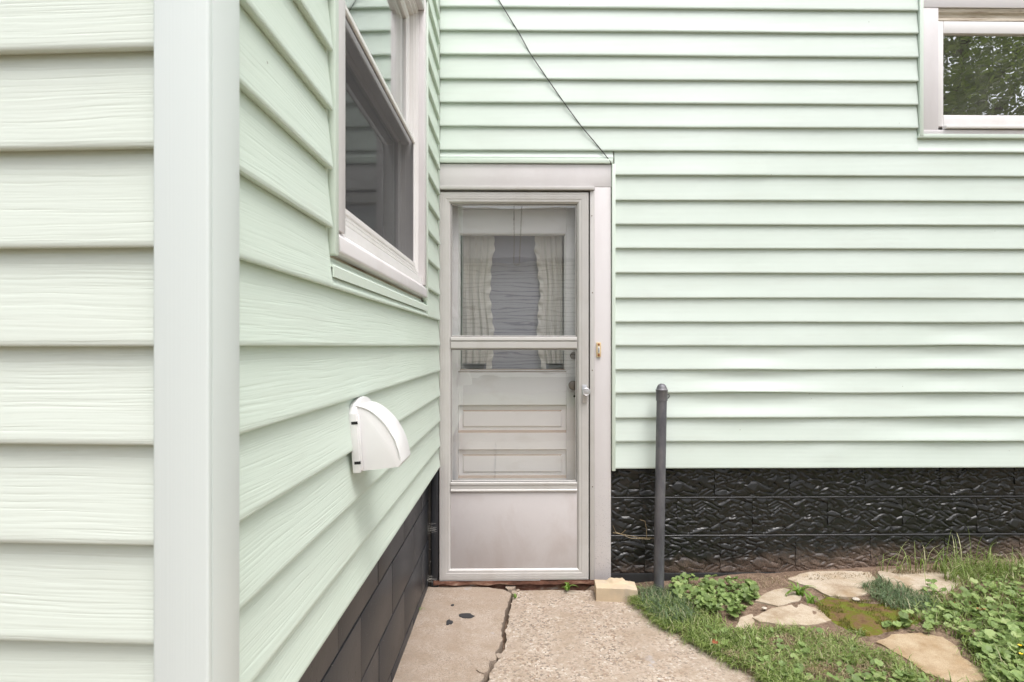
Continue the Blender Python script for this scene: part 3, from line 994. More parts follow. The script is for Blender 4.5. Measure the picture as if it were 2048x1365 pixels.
for zc in (z_c1, z_c2):
    bead = tube([(0.0 + 0.02 * i, -(FN + 0.003 + 0.0012 * mnoise.noise((i * 0.3, zc * 9, 0))), zc + 0.0014 * mnoise.noise((i * 0.22, zc * 5, 3))) for i in range(int((XR_END - fx0) / 0.02))], [0.0050 + 0.0016 * mnoise.noise((i * 0.45, zc * 7, 6)) for i in range(int((XR_END - fx0) / 0.02))], 8)
    me = bead.mesh('mortar_bead', 60)
    obj('mortar_bead', me, 'mortar_black', found)
bbox('backing', found, 'mortar_black', 0.0, XR_END - fx0, FN - 0.14, FN - 0.004, -0.2, 0.68, 0)
bbox('footing', found, 'mortar_black', 0.0, XR_END - fx0, FN - 0.10, FN + 0.012, -0.2, z_c3 + 0.004, 0.004)

# ================================================================== SIDE WALL (recedes towards the door)
side_wall = empty('siding_wall', 'receding wood grained pale green siding wall with the white vent', 'wall', SIDE)
EXPO = 0.1307
Z0 = 1.2722
zbot = 0.6425
S_NEAR = 0.800
S_FAR = 2.962
w_near = side(668, 500, 0.018)[0]; w_far = side(856, 500, 0.018)[0]
swb, swt = 1.487, 2.800
srows = [zbot] + [Z0 + EXPO * k for k in range(-4, 17)]
def side_warp(seed, near):
    def f(x, t):
        return wav(seed + 50 + near, 0.0012, x) * math.sin(math.pi * t), wav(seed + 77, 0.0010, x)
    return f
trim_z = side(668, 522)[1] - 0.010
for i in range(len(srows) - 1):
    zb, zt = srows[i], srows[i + 1]
    if zt > swb + 0.002 and zb < swt:
        sp = [(S_NEAR, w_near - 0.004, zb, zt), (w_far + 0.004, S_FAR, zb, zt)]
        if zb < trim_z - 0.02: sp.append((w_near - 0.003, w_far + 0.003, zb, trim_z - 0.002))
        if zt > swt + 0.02: sp.append((w_near - 0.003, w_far + 0.003, swt + 0.012, zt))
    else:
        sp = [(S_NEAR, S_FAR, zb, zt)]
    for q, s_ in enumerate(sp):
        obj('plank', plank_mesh(s_[0], s_[1], s_[2], s_[3], max(2, int((s_[1] - s_[0]) / 0.1)), side_warp(i, q)), 'siding_grain', side_wall)
zt_s = srows[-1]
sh0, sh1, shb, sht = w_near + 0.05, w_far - 0.05, swb + 0.04, swt - 0.04
for (a, b, c, d) in [(0.80, sh0, 0.69, zt_s), (sh0, sh1, 0.69, shb), (sh0, sh1, sht, zt_s), (sh1, 3.1, 0.69, zt_s)]:
    bbox('light_block_sheathing', side_wall, 'old_wood', a, b, -0.12, -0.014, c, d, 0)  # added panels keep light from leaking behind the side planks
bbox('corner_channel', side_wall, 'trim_green', S_FAR - 0.012, 2.999, -0.013, -0.003, 0.645, zt_s, 0.001)
# window J channels: near strip, far strip and the loose strip below
bbox('window_trim', side_wall, 'trim_green', w_near - 0.012, w_near + 0.002, -0.008, 0.004, trim_z - 0.02, swt + 0.02, 0.001)
bbox('window_trim', side_wall, 'trim_green', w_near + 0.003, w_near + 0.030, -0.006, 0.020, side(672, 515)[1] - 0.003, swt + 0.02, 0.003)
bbox('window_trim', side_wall, 'trim_green', w_far - 0.012, w_far + 0.002, -0.006, 0.020, swb - 0.01, swt + 0.02, 0.003)
lt = MB()
bx0, bx1 = w_near - 0.004, w_far - 0.01
lip_pts = [(-0.012, trim_z - 0.004), (0.016, trim_z - 0.006), (0.019, trim_z - 0.010), (0.019, trim_z - 0.034), (0.016, trim_z - 0.034), (0.016, trim_z - 0.012), (-0.012, trim_z - 0.008)]
bbox('trim_back', side_wall, 'trim_green', bx0 + 0.01, bx1 - 0.03, -0.0115, -0.006, trim_z - 0.007, swb - 0.010, 0)
me = fixn(prism(lip_pts, bx0, bx1, 'nz').mesh('sill_trim'))
obj('sill_trim', me, 'trim_green', side_wall, 'loose green trim strip below the window sill')

# side foundation: smooth charcoal blocks
SFN = -0.050
side_found = empty('foundation_wall', 'charcoal painted smooth block foundation beside the concrete path', 'foundation', SIDE @ Matrix.Translation((0, 0, 0)))
j1 = side(676, 1200, SFN)[0]; 
courses = [(z_c1 + 0.002, 0.69, j1), (z_c2 + 0.002, z_c1 - 0.001, j1 + 0.215), (z_c3, z_c2 - 0.001, j1 + 0.01), (-0.2, z_c3 - 0.004, j1 + 0.2)]
CL = 0.425
for (z0, z1, xj) in courses:
    x = xj
    while x > 0.85: x -= CL
    while x < 2.98:
        a, b = max(0.80, x), min(x + CL, 2.99)
        if b - a > 0.03:
            bbox('block', side_found, 'block', a + 0.002, b - 0.002, SFN - 0.05, SFN + 0.0004 * ((int(x * 100)) % 5), z0 + 0.002, z1 - 0.002, 0.002)
        x += CL
bbox('mortar', side_found, 'block', 0.80, 3.05, SFN - 0.14, SFN - 0.003, -0.2, 0.685, 0)
# black painted boards in the corner beside the door
cb = empty('corner_board', 'narrow black board with cobweb flecks between foundation and door frame', 'board', REAR)
bbox('board', cb, 'blackboard', -0.090, rx(862, 0.0), -0.05, 0.004, -0.05, rz(934), 0.003)
bbox('edge_strip', cb, 'block', rx(863), 0.004, -0.03, 0.012, 0.0, rz(942), 0.004)

# ================================================================== FRONT WALL with corner post
front_wall = empty('siding_wall', 'nearest cream green siding wall at the left edge beside the corner post', 'wall', FRONT)
frows = srows
for i in range(len(frows) - 1):
    obj('plank', plank_mesh(-2.6, 0.004, frows[i], frows[i + 1], 30, side_warp(i + 300, 2)), 'siding_faded', front_wall)
bbox('light_block_sheathing', front_wall, 'old_wood', -2.6, 0.03, -0.10, -0.014, 0.3, zt_s, 0)  # unseen panel added to stop light behind the front planks
bbox('foundation', front_wall, 'block', -2.6, 0.0, -0.14, -0.05, -0.2, 0.685, 0)
# corner post: an L of ribbed vinyl, world aligned to both walls
PX1 = (416 - 1024) / FPX * 0.739
PX0 = (305 - 1024) / FPX * 0.739
PY0, PY1 = 0.739, 0.824
post = empty('corner_post', 'broad pale vinyl post covering the near outside corner of the wing', 'corner post', Matrix.Translation((PX1, PY0, 0.64)))
hgt = zt_s - 0.64
bb = MB()
bb.box(PX0 - PX1, 0, 0, 0.012, 0, hgt)
me = bevel_mesh(bb.mesh('front_face'), 0.0035, 3)
obj('front_face', me, 'post', post)
dxs = TS * (PY1 - PY0)
bb = MB()
bb.add([(-0.012, 0.0125, 0), (-0.0004, 0.0125, 0), (dxs, PY1 - PY0, 0), (dxs - 0.03, PY1 - PY0, 0), (-0.012, 0.0125, hgt), (-0.0004, 0.0125, hgt), (dxs, PY1 - PY0, hgt), (dxs - 0.03, PY1 - PY0, hgt)],
       [(0, 3, 2, 1), (4, 5, 6, 7), (0, 1, 5, 4), (1, 2, 6, 5), (2, 3, 7, 6), (3, 0, 4, 7)])
obj('side_face', bevel_mesh(bb.mesh('side_face'), 0.0025, 2), 'post', post)

# ================================================================== DOOR FRAME (casing boards, rain cap, threshold)
frame = empty('door_frame', 'white aluminium covered casing boards round the storm door', 'door frame', REAR @ Matrix.Translation((0, 0, 0.04)))
zf = 0.04
def fb(name, mat, x0, x1, n0, n1, z0, z1, bev=0.0015, label=None, parent=frame, dz=zf):
    return bbox(name, parent, mat, x0, x1, n0, n1, z0 - dz, z1 - dz, bev, label)
fb('head_board', 'casing', 0.0105, rx(1222), -0.012, 0.012, rz(375), rz(330.5))
fb('rain_cap', 'stormdoor', 0.0105, rx(1187), 0.0, 0.032, rz(383), rz(376), 0.0025)
fb('side_board', 'casing_mould', rx(1188.5), rx(1221), -0.012, 0.012, rz(1160), rz(375.6))
fb('flange_strip', 'stormdoor', rx(1179), rx(1188), -0.01, 0.020, rz(1158), rz(384), 0.001)
fb('hinge_strip', 'stormdoor', 0.0105, 0.0135, -0.01, 0.022, rz(1158), rz(384), 0.0005)
# screws
for (px, py) in [(1025, 375), (1179, 375), (1183.5, 432), (1185, 586), (1184.5, 741), (1185, 974)]:
    s_ = lathe([(0.0034, 0), (0.0034, 0.0012), (0.002, 0.0022)], 10, 'y')
    x, z = rear(px, py, 0.02)
    shift(s_, x, -0.0195 if py > 400 else -0.0118, z - zf)
    obj('screw', s_, 'dull_metal', frame)
# jambs and threshold
fb('jamb', 'innerdoor', dx0 - 0.018, dx0, -0.14, -0.012, 0.03, dzt + 0.02, 0)
fb('jamb', 'innerdoor', dx1, dx1 + 0.018, -0.14, -0.012, 0.03, dzt + 0.02, 0)
fb('head_jamb', 'innerdoor', dx0, dx1, -0.14, -0.012, dzt, dzt + 0.02, 0)

thr = empty('threshold', 'rotten red brown wooden threshold under the storm door', 'threshold', REAR)
sb = MB(); xs_ = np.linspace(rx(868), rx(1190), 40)
def ragged(name, zt_, zb_, n1, amp, mat, seed, x0i=0, x1i=40):
    b = MB()
    for i in range(x0i, x1i):
        x = float(xs_[i]); a = amp * mnoise.noise((x * 9, seed, 0)); c = amp * mnoise.noise((x * 14, seed, 4))
        for (n, z) in [(-0.1, zb_), (n1 + a, zb_ + c), (n1 + a * 0.7, zt_), (-0.1, zt_)]: b.v.append((x, -n, z))
    m = x1i - x0i
    for i in range(m - 1):
        for k in range(4):
            l = (k + 1) % 4; b.f.append((i * 4 + k, i * 4 + l, (i + 1) * 4 + l, (i + 1) * 4 + k))
    b.f.append((0, 1, 2, 3)); b.f.append(tuple(reversed(range((m - 1) * 4, m * 4))))
    me = fixn(b.mesh(name)); return obj(name, me, mat, thr)
ragged('sill_board', 0.040, 0.020, 0.020, 0.010, 'sillwood', 1.0)
ragged('sub_sill', 0.0195, -0.08, 0.000, 0.014, 'sillwood', 5.0)
bbox('metal_strip', thr, 'steel', rx(880), rx(1080), 0.0, 0.022, 0.0405, 0.0435, 0.0008)

# ================================================================== STORM DOOR
sdn = 0.010
SD = REAR @ Matrix.Translation((rx(878), 0, rz(1157)))
storm = empty('storm_door', 'grey white aluminium storm door with two glass panes and kick panel', 'storm door', SD)
ox, oz = rx(878), rz(1157)
def SX(px): return rx(px, 0.02) - ox
def SZ(py): return rz(py, 1024, 0.02) - oz
def mitred(names, parent, mat, x0, x1, z0, z1, prof, which='LRTB', skip=None):
    """profile: (offset inward from outer edge, n). four mitred lengths"""
    k = len(prof)
    def pt(corner, o, n):
        cx_, cz_, sx_, sz_ = corner
        return (cx_ + sx_ * o, -n, cz_ + sz_ * o)
    BLc, BRc, TLc, TRc = (x0, z0, 1, 1), (x1, z0, -1, 1), (x0, z1, 1, -1), (x1, z1, -1, -1)
    for key, (a, c) in {'L': (BLc, TLc), 'R': (BRc, TRc), 'T': (TLc, TRc), 'B': (BLc, BRc)}.items():
        if key not in which: continue
        b = MB()
        for cr_ in (a, c):
            for (o, n) in prof: b.v.append(pt(cr_, o, n))
        for i in range(k):
            j = (i + 1) % k
            b.f.append((i, j, j + k, i + k))
        b.f.append(tuple(range(k))); b.f.append(tuple(reversed(range(k, 2 * k))))
        me = fixn(b.mesh(names[key]))
        obj(names[key], me, mat, parent)
wst = SX(901) - SX(878)
dx_r = SX(1178)
nm = {'L': 'stile', 'R': 'stile', 'T': 'rail', 'B': 'rail'}
prof = [(0.0, -0.008), (0.0, 0.018), (0.002, 0.0215), (0.012, 0.0225), (0.013, 0.0215), (0.014, 0.0225), (0.024, 0.0228), (0.025, 0.0218), (0.026, 0.0228), (0.036, 0.0225), (0.038, 0.021), (wst - 0.010, 0.0205), (wst - 0.006, 0.017), (wst, 0.010), (wst, -0.008)]
mitred(nm, storm, 'stormdoor', 0.003, dx_r - 0.002, 0.0, SZ(384.5), prof)
x_in0, x_in1 = 0.003 + wst, dx_r - 0.002 - wst
def hrail(name, pt_, pb_, bands):
    z1, z0 = SZ(pt_), SZ(pb_)
    pr = [(-0.008, z0), (0.012, z0)]
    for (t, n) in bands: pr.append((n, z0 + (z1 - z0) * t))
    pr += [(0.012, z1), (-0.008, z1)]
    me = fixn(prism(pr, x_in0 + 0.0005, x_in1 - 0.0005, 'nz').mesh(name))
    return obj(name, me, 'stormdoor', storm)
hrail('mid_rail', 674, 698.5, [(0.02, 0.014), (0.10, 0.019), (0.55, 0.0195), (0.60, 0.016), (0.64, 0.020), (0.68, 0.016), (0.73, 0.0215), (0.95, 0.020)])
hrail('lower_rail', 965, 985.5, [(0.02, 0.016), (0.12, 0.021), (0.22, 0.021), (0.30, 0.017), (0.72, 0.017), (0.78, 0.021), (0.94, 0.0205)])
def pane_gasket(z0, z1):
    mitred({'L': 'pane_edge', 'R': 'pane_edge', 'T': 'pane_edge', 'B': 'pane_edge'}, storm, 'gap', x_in0 - 0.001, x_in1 + 0.001, z0, z1, [(0, -0.002), (0, 0.0095), (0.004, 0.0095), (0.004, -0.002)])
    mitred({'L': 'pane_bead', 'R': 'pane_bead', 'T': 'pane_bead', 'B': 'pane_bead'}, storm, 'stormdoor', x_in0 + 0.003, x_in1 - 0.003, z0 + 0.004, z1 - 0.004, [(0, -0.002), (0, 0.0085), (0.0035, 0.0075), (0.0035, -0.002)])
pane_gasket(SZ(674.5), SZ(407)); pane_gasket(SZ(965.5), SZ(698))
for nmz, (a, b) in {'upper': (674, 408), 'lower': (965, 699)}.items():
    q = MB(); q.add([(x_in0, -0.001, SZ(a)), (x_in1, -0.001, SZ(a)), (x_in1, -0.001, SZ(b)), (x_in0, -0.001, SZ(b))], [(0, 1, 2, 3)])
    obj('pane', q, 'glass_door', storm)
bbox('kick_panel', storm, 'kick', x_in0 + 0.0005, x_in1 - 0.0005, 0.0, 0.0125, wst + 0.0005, SZ(985.5) - 0.0005, 0.001)
bbox('latch_gap', storm, 'gap', dx_r - 0.0018, dx_r + 0.0035, -0.01, 0.012, 0.0, SZ(384.5), 0)
# latch: plate and round push knob
lp = fixn(prism([(-0.0125, -0.047), (0.0125, -0.047), (0.0135, 0.047), (-0.0135, 0.047)], -0.028, -0.0232).mesh('latch_plate'))
lp = bevel_mesh(lp, 0.0015); 
handle = obj('latch_plate', lp, 'steel', storm); handle.location = (SX(1168.5), 0, SZ(788))
kn = lathe([(0.008, 0.0), (0.008, 0.010), (0.019, 0.013), (0.021, 0.018), (0.021, 0.026), (0.018, 0.029), (0.015, 0.0275), (0.010, 0.0285)], 28, 'y')
ko = obj('knob', kn.mesh('knob', 35), 'steel', handle); ko.location = (0.006, -0.0275, 0.012)
# pull-back spring and chain hung behind the upper pane
ch = empty('storm_chain', 'thin metal snub chain with spring behind the upper storm door pane', 'chain', SD @ Matrix.Translation((0, 0, 0)))
cx0, cx1 = SX(1028), SX(1044)
zt_c = SZ(406); zb_c = SZ(524)
sp_pts = [(cx0 + 0.0035 * math.cos(i * 0.9), 0.025 + 0.0035 * math.sin(i * 0.9), zt_c - 0.08 * i / 90) for i in range(91)]
obj('spring', tube(sp_pts, 0.0011, 4), 'dull_metal', ch)
lk = MB()
path_pts = []
for i in range(60):
    t = i / 59
    if t < 0.42: p = (cx0 + 0.002 * math.sin(t * 9), zt_c - 0.08 - (zt_c - 0.08 - zb_c) * (t / 0.42))
    elif t < 0.5: p = (cx0 + (cx1 - cx0) * ((t - 0.42) / 0.08) * 0.7, zb_c - 0.012 * math.sin((t - 0.42) / 0.08 * math.pi))
    else: p = (cx0 + (cx1 - cx0) * (0.7 + 0.3 * (t - 0.5) / 0.5), zb_c + (zt_c - zb_c) * ((t - 0.5) / 0.5))
    path_pts.append(p)
acc = 0
i = 0
prev = path_pts[0]; dist_ = 0; last_d = -1; k = 0
fine = []
for a, b in zip(path_pts, path_pts[1:]):
    for s_ in range(8): fine.append((a[0] + (b[0] - a[0]) * s_ / 8, a[1] + (b[1] - a[1]) * s_ / 8))
d = 0
for a, b in zip(fine, fine[1:]):
    d += math.hypot(b[0] - a[0], b[1] - a[1])
    if d - last_d > 0.0105:
        last_d = d; k += 1
        ang = math.atan2(b[1] - a[1], b[0] - a[0]); tw = 0 if k % 2 else math.pi / 2
        ring = []
        for s_ in range(8):
            u = 0.0075 * math.cos(s_ * math.pi / 4); v = 0.0036 * math.sin(s_ * math.pi / 4)
            lx = u; ly = v * math.cos(tw); lz = v * math.sin(tw)
            ring.append((a[0] + lx * math.cos(ang) - ly * math.sin(ang), 0.025 + lz, a[1] + lx * math.sin(ang) + ly * math.cos(ang)))
        tb = tube(ring, 0.0009, 4, True); lk.add(tb.v, tb.f)
obj('chain_links', lk, 'dull_metal', ch, kind='stuff')

# ================================================================== INNER DOOR
IN = 0.085                                         # set back behind the storm door
ID = REAR @ Matrix.Translation((0, IN, 0.05))
inner = empty('panel_door', 'old white inner door with panels seen through the storm door glass', 'door', ID)
def IX(px): return rx(px, -IN + 0.0)
def IZ(py): return rz(py, 1024, -IN) - 0.05
iz0, iz1 = 0.0, dzt - 0.05 - 0.002
ix0, ix1 = dx0 + 0.001, dx1 - 0.001
gx0, gx1 = IX(921), IX(1129)
sm = 'innerdoor'
bbox('stile', inner, sm, ix0, gx0 - 0.012, -0.04, 0.0, iz0, iz1, 0.002)
bbox('stile', inner, sm, gx1 + 0.012, ix1, -0.04, 0.0, iz0, iz1, 0.002)
ax0, ax1 = gx0 - 0.0115, gx1 + 0.0115
def prail(name, ptop, pbot, chamfer_top=True):
    z1, z0 = IZ(ptop), IZ(pbot)
    c = 0.010
    pr = [(-0.04, z0 - 0.008), (-0.012, z0 - 0.008), (0.0, z0), (0.0, z1), (-0.014 if chamfer_top else 0.0, z1 + (0.012 if chamfer_top else 0.0)), (-0.04, z1 + (0.012 if chamfer_top else 0.0))]
    return obj(name, fixn(prism(pr, ax0, ax1, 'nz').mesh(name)), sm, inner)
prail('rail', 420, 466, False)
bbox('rail', inner, sm, ax0, ax1, -0.04, 0.0, IZ(420) + 0.001, iz1, 0.0)
prail('rail', 745, 810)
prail('rail', 866, 899)
prail('rail', 957, 1100)
for (pt_, pb_) in [(812, 864), (901, 955)]:
    bbox('panel', inner, sm, ax0 + 0.0005, ax1 - 0.0005, -0.032, -0.018, IZ(pb_) - 0.006, IZ(pt_) + 0.006, 0.0)
    me = MB(); me.box(ax0 + 0.028, ax1 - 0.028, 0.006, 0.0175, IZ(pb_ - 11), IZ(pt_ + 12))
    # raised field with sloping edges
    fld = MB(); a, b, c, d_ = ax0 + 0.022, ax1 - 0.022, IZ(pb_ - 8), IZ(pt_ + 9)
    fld.add([(a, 0.0178, c), (b, 0.0178, c), (b, 0.0178, d_), (a, 0.0178, d_), (a + .008, 0.012, c + .008), (b - .008, 0.012, c + .008), (b - .008, 0.012, d_ - .008), (a + .008, 0.012, d_ - .008)],
            [(4, 5, 6, 7), (0, 1, 5, 4), (1, 2, 6, 5), (2, 3, 7, 6), (3, 0, 4, 7)])
    obj('panel_field', fixn(fld.mesh('panel_field')), sm, inner)
gz0, gz1 = IZ(742), IZ(470)
mitred({'L': 'glazing_bead', 'R': 'glazing_bead', 'T': 'glazing_bead', 'B': 'glazing_bead'}, inner, sm, gx0 - 0.0112, gx1 + 0.0112, gz0 - 0.002, gz1 + 0.010, [(0, -0.03), (0, -0.001), (0.004, -0.002), (0.011, -0.012), (0.011, -0.03)])
q = MB(); q.add([(gx0 - 0.002, 0.017, gz0), (gx1 + 0.002, 0.017, gz0), (gx1 + 0.002, 0.017, gz1 + 0.002), (gx0 - 0.002, 0.017, gz1 + 0.002)], [(0, 1, 2, 3)])
obj('pane', q, 'glass_inner', inner)
# deadbolt, knob rose, keyhole
for (px, py, r1, proj, nme) in [(1148, 712, 0.021, 0.012, 'deadbolt'), (1146, 771, 0.026, 0.050, 'door_knob')]:
    x, z = IX(px), IZ(py)
    if nme == 'deadbolt': pr = [(r1, 0.0005), (r1, 0.006), (r1 * 0.8, 0.011), (r1 * 0.4, 0.012)]
    else: pr = [(0.024, 0.0005), (0.024, 0.004), (0.012, 0.008), (0.011, 0.022), (0.022, 0.030), (0.026, 0.040), (0.022, 0.049), (0.010, 0.052)]
    kb = obj(nme, lathe(pr, 24, 'y').mesh(nme, 40), 'dull_metal', inner); kb.location = (x, 0, z)
kh = lathe([(0.006, 0.0005), (0.006, 0.002), (0.003, 0.0024)], 12, 'y'); ko = obj('keyhole', kh, 'dark', inner); ko.location = (IX(1149), 0, IZ(793))

# curtains and shade behind the inner pane; the sheet is added for the dim interior
def curtain(name, label, px_o, px_i, px_b, ptop, pbot, sgn, seed):
    e = empty(name, label, 'curtain', ID)
    n0 = 0.055
    b = MB(); NU, NV = 44, 40
    def edge(t):                              # inner edge drifts along the height
        return px_i + (px_b - px_i) * t ** 1.3 + 4 * math.sin(t * 9 + seed)
    for j in range(NV + 1):
        t = j / NV; py = ptop + (pbot - ptop) * t
        for i in range(NU + 1):
            u = i / NU; px = px_o + (edge(t) - px_o) * u
            f = 0.010 * math.sin(u * 21 + seed + 1.2 * math.sin(t * 3 + seed)) + 0.004 * math.sin(u * 47 + seed * 2)
            b.v.append((IX(px), n0 + f * (0.5 + 0.5 * t), IZ(py)))
    for j in range(NV):
        for i in range(NU): b.f.append((j * (NU + 1) + i, j * (NU + 1) + i + 1, (j + 1) * (NU + 1) + i + 1, (j + 1) * (NU + 1) + i))
    o = obj('drape', b.mesh('drape', 70), 'curtain', e)
    # lace ruffle down the inner edge
    b = MB(); NV2 = 120
    for j in range(NV2 + 1):
        t = j / NV2; py = ptop + (pbot + 10 - ptop) * t
        wv = 9 + 3.0 * abs(math.sin(t * 32 + seed)) + 4 * mnoise.noise((t * 7, seed, 0))
        for i in range(5):
            u = i / 4; px = edge(min(1, t)) + sgn * (wv * u - 2)
            b.v.append((IX(px), n0 - 0.006 + 0.007 * math.sin(t * 64 + seed + u * 1.3) * u, IZ(py + 1.5 * math.sin(t * 64 + u * 2))))
    for j in range(NV2):
        for i in range(4): b.f.append((j * 5 + i, j * 5 + i + 1, (j + 1) * 5 + i + 1, (j + 1) * 5 + i))
    obj('lace_edge', b.mesh('lace_edge', 80), 'curtain', e)
curtain('curtain', 'ivory lace edged curtain on the hinge side of the inner door window', 923, 975, 976, 468, 728, 1, 1.0)
curtain('curtain', 'ivory lace edged curtain on the knob side of the inner door window', 1128, 1083, 1090, 468, 728, -1, 4.2)
sh_ = empty('interior_backdrop', 'plain blue grey shade added for the dim interior between the two ivory curtains', 'backdrop', ID)
bbox('cloth', sh_, 'backdrop', IX(968), IX(1100), -0.080, -0.078, IZ(748), IZ(462), 0)
# dark rooms behind the openings, so the house is not hollow to the sky
def room(name, mw, x0, x1, y0, y1, z0, z1):
    b = MB(); b.box(x0, x1, y0, y1, z0, z1)
    b.f = [f for i, f in enumerate(b.f) if i != 2]
    o = obj(name, b, 'room', kind='structure'); o.matrix_world = mw
    return o
room('room', REAR, -0.1, 2.0, 0.101 + 0.10, 2.6, 0.0, 2.6)
room('room', REAR, 2.2, 5.0, 0.101, 2.6, 0.9, 3.4)
room('room', SIDE, 1.0, 2.9, 0.121, 3.0, 0.7, 3.2)

# ================================================================== DOORBELL
bx_, bz_ = rear(1197, 700, 0.014)
bell = empty('doorbell', 'small yellowed doorbell button with rusty screws on the casing board', 'doorbell', REAR @ Matrix.Translation((bx_, -0.0122, bz_)))
bbox('plate', bell, 'bell', -0.0125, 0.0125, 0.0, 0.009, -0.039, 0.039, 0.003)
bbox('button', bell, 'white_plastic', -0.0055, 0.0055, 0.0088, 0.0125, -0.016, 0.016, 0.002)
bbox('button_slot', bell, 'dark', -0.0016, 0.0016, 0.0122, 0.0135, -0.012, 0.012, 0.0005)
for zz_ in (-0.028, 0.028):
    s_ = obj('screw', lathe([(0.006, 0), (0.006, 0.002), (0.003, 0.0032)], 12, 'y'), 'rust', bell); s_.location = (0, -0.0088, zz_)

# ================================================================== REAR WINDOW (high, right)
WN = 0.012
wm = REAR @ Matrix.Translation((rx(1841), 0, win_b))
rwin = empty('window', 'small high white framed window mirroring trees on the wide siding wall', 'window', wm)
wo = rx(1841); wr_in = win_r - 0.02 - wo
def WX(px): return rx(px) - wo
def WZ(py): return rz(py, 1950) - win_b
wtop = win_t - win_b
bbox('casing_board', rwin, 'casing', 0.0005, WX(1873), -0.012, 0.014, WZ(262), WZ(19.5), 0.0015)
bbox('casing_board', rwin, 'casing', wr_in - (WX(1873)), wr_in, -0.012, 0.014, WZ(262), WZ(19.5), 0.0015)
bbox('head_casing', rwin, 'casing', 0.0005, wr_in, -0.012, 0.016, WZ(19), wtop - 0.002, 0.0015)
bbox('sill_casing', rwin, 'casing', 0.0005, wr_in, -0.012, 0.016, WZ(271), WZ(262.5), 0.0015)
mo = fixn(prism([(-0.03, WZ(43)), (0.004, WZ(43)), (0.002, WZ(39)), (-0.004, WZ(36)), (-0.002, WZ(31)), (0.006, WZ(27)), (0.010, WZ(20)), (-0.03, WZ(20))], WX(1873.5), wr_in - WX(1873.5), 'nz').mesh('head_moulding'))
obj('head_moulding', mo, 'old_wood', rwin, 'peeling cream wood moulding above the sash')
sx0, sx1 = WX(1873.5), wr_in - WX(1873.5)
sash = empty('sash', None, None, None); sash.parent = rwin
def sashpiece(name, a, b, c, d, lip):
    bbox(name, sash, 'sash', a, b, -0.04, 0.003, c, d, 0.003)
sashpiece('sash_stile', sx0, sx0 + 0.034, WZ(254), WZ(43.5), 0)
sashpiece('sash_stile', sx1 - 0.034, sx1, WZ(254), WZ(43.5), 0)
sashpiece('sash_rail', sx0 + 0.0345, sx1 - 0.0345, WZ(254), WZ(231), 0)
sashpiece('sash_rail', sx0 + 0.0345, sx1 - 0.0345, WZ(68), WZ(43.5), 0)
q = MB(); q.box(sx0 + 0.03, sx1 - 0.03, 0.012, 0.016, WZ(254) + 0.03, WZ(43.5) - 0.03)
obj('pane', q, 'glass_rear', rwin)
bbox('sill_strip', rwin, 'sash', WX(1884), sx1, 0.0005, 0.030, WZ(260.5), WZ(254.5), 0.0015)

# ================================================================== SIDE WINDOW (double hung, half screen)
wx_n = side(678, 500, 0.016)[0]; wx_f = side(853, 500, 0.016)[0]
sm_ = SIDE @ Matrix.Translation((wx_n, 0, swb))
swin = empty('window', 'double hung white window with grey half screen in the receding siding wall', 'window', sm_)
SWW = wx_f - wx_n
SHH = swt - swb
cw = 0.050; 
bbox('casing_board', swin, 'casing', 0.0, cw, -0.06, 0.016, 0.052, SHH, 0.002)
bbox('casing_board', swin, 'casing', SWW - cw, SWW, -0.060, 0.016, 0.052, SHH, 0.002)
bbox('head_casing', swin, 'casing', cw + 0.0005, SWW - cw - 0.0005, -0.060, 0.0155, SHH - 0.065, SHH, 0.002)
sc_ = fixn(prism([(-0.05, 0.0), (0.018, 0.0), (0.020, 0.004), (0.018, 0.036), (0.008, 0.0505), (-0.05, 0.0515)], 0.0, SWW, 'nz').mesh('sill_casing'))
obj('sill_casing', bevel_mesh(sc_, 0.001), 'casing', swin, 'chipped aluminium sill casing')
ix_a, ix_b = cw + 0.0005, SWW - cw - 0.0005
iz_a, iz_b = 0.092, SHH - 0.0655
fs_ = fixn(prism([(-0.09, 0.0518), (0.002, 0.0518), (0.004, 0.054), (0.002, 0.080), (-0.010, 0.086), (-0.012, 0.0918), (-0.09, 0.0918)], ix_a, ix_b, 'nz').mesh('frame_sill'))
obj('frame_sill', fs_, 'sash', swin)
# main frame with tracks
mitred({'L': 'frame_jamb', 'R': 'frame_jamb', 'T': 'frame_head', 'B': 'frame_sill'}, swin, 'sash', ix_a, ix_b, iz_a, iz_b,
       [(0, -0.1140), (0, -0.0140), (0.004, -0.0100), (0.012, -0.0100), (0.014, -0.0200), (0.017, -0.0200), (0.018, -0.0140), (0.024, -0.0140), (0.026, -0.0300), (0.032, -0.0300), (0.034, -0.0240), (0.040, -0.0240), (0.0405, -0.0590), (0.042, -0.0590), (0.042, -0.1140)])
fx_a, fx_b, fz_a, fz_b = ix_a + 0.0425, ix_b - 0.0425, iz_a + 0.0425, iz_b - 0.0425
meet = 2.135 - swb
ush = empty('upper_sash', None, None); ush.parent = swin
mitred({'L': 'sash_stile', 'R': 'sash_stile', 'T': 'sash_rail', 'B': 'sash_rail'}, ush, 'sash', fx_a, fx_b, meet, fz_b, [(0, -0.0720), (0, -0.0440), (0.004, -0.0410), (0.026, -0.0410), (0.034, -0.0500), (0.034, -0.0720)])
q = MB(); q.box(fx_a + 0.03, fx_b - 0.03, 0.0580, 0.0620, meet + 0.03, fz_b - 0.03); obj('pane', q, 'glass_side', ush)
lsh = empty('lower_sash', None, None); lsh.parent = swin
mitred({'L': 'sash_stile', 'R': 'sash_stile', 'T': 'sash_rail', 'B': 'sash_rail'}, lsh, 'sash', fx_a, fx_b, fz_a, meet + 0.04, [(0, -0.1040), (0, -0.0780), (0.004, -0.0750), (0.036, -0.0750), (0.044, -0.0820), (0.044, -0.1040)])
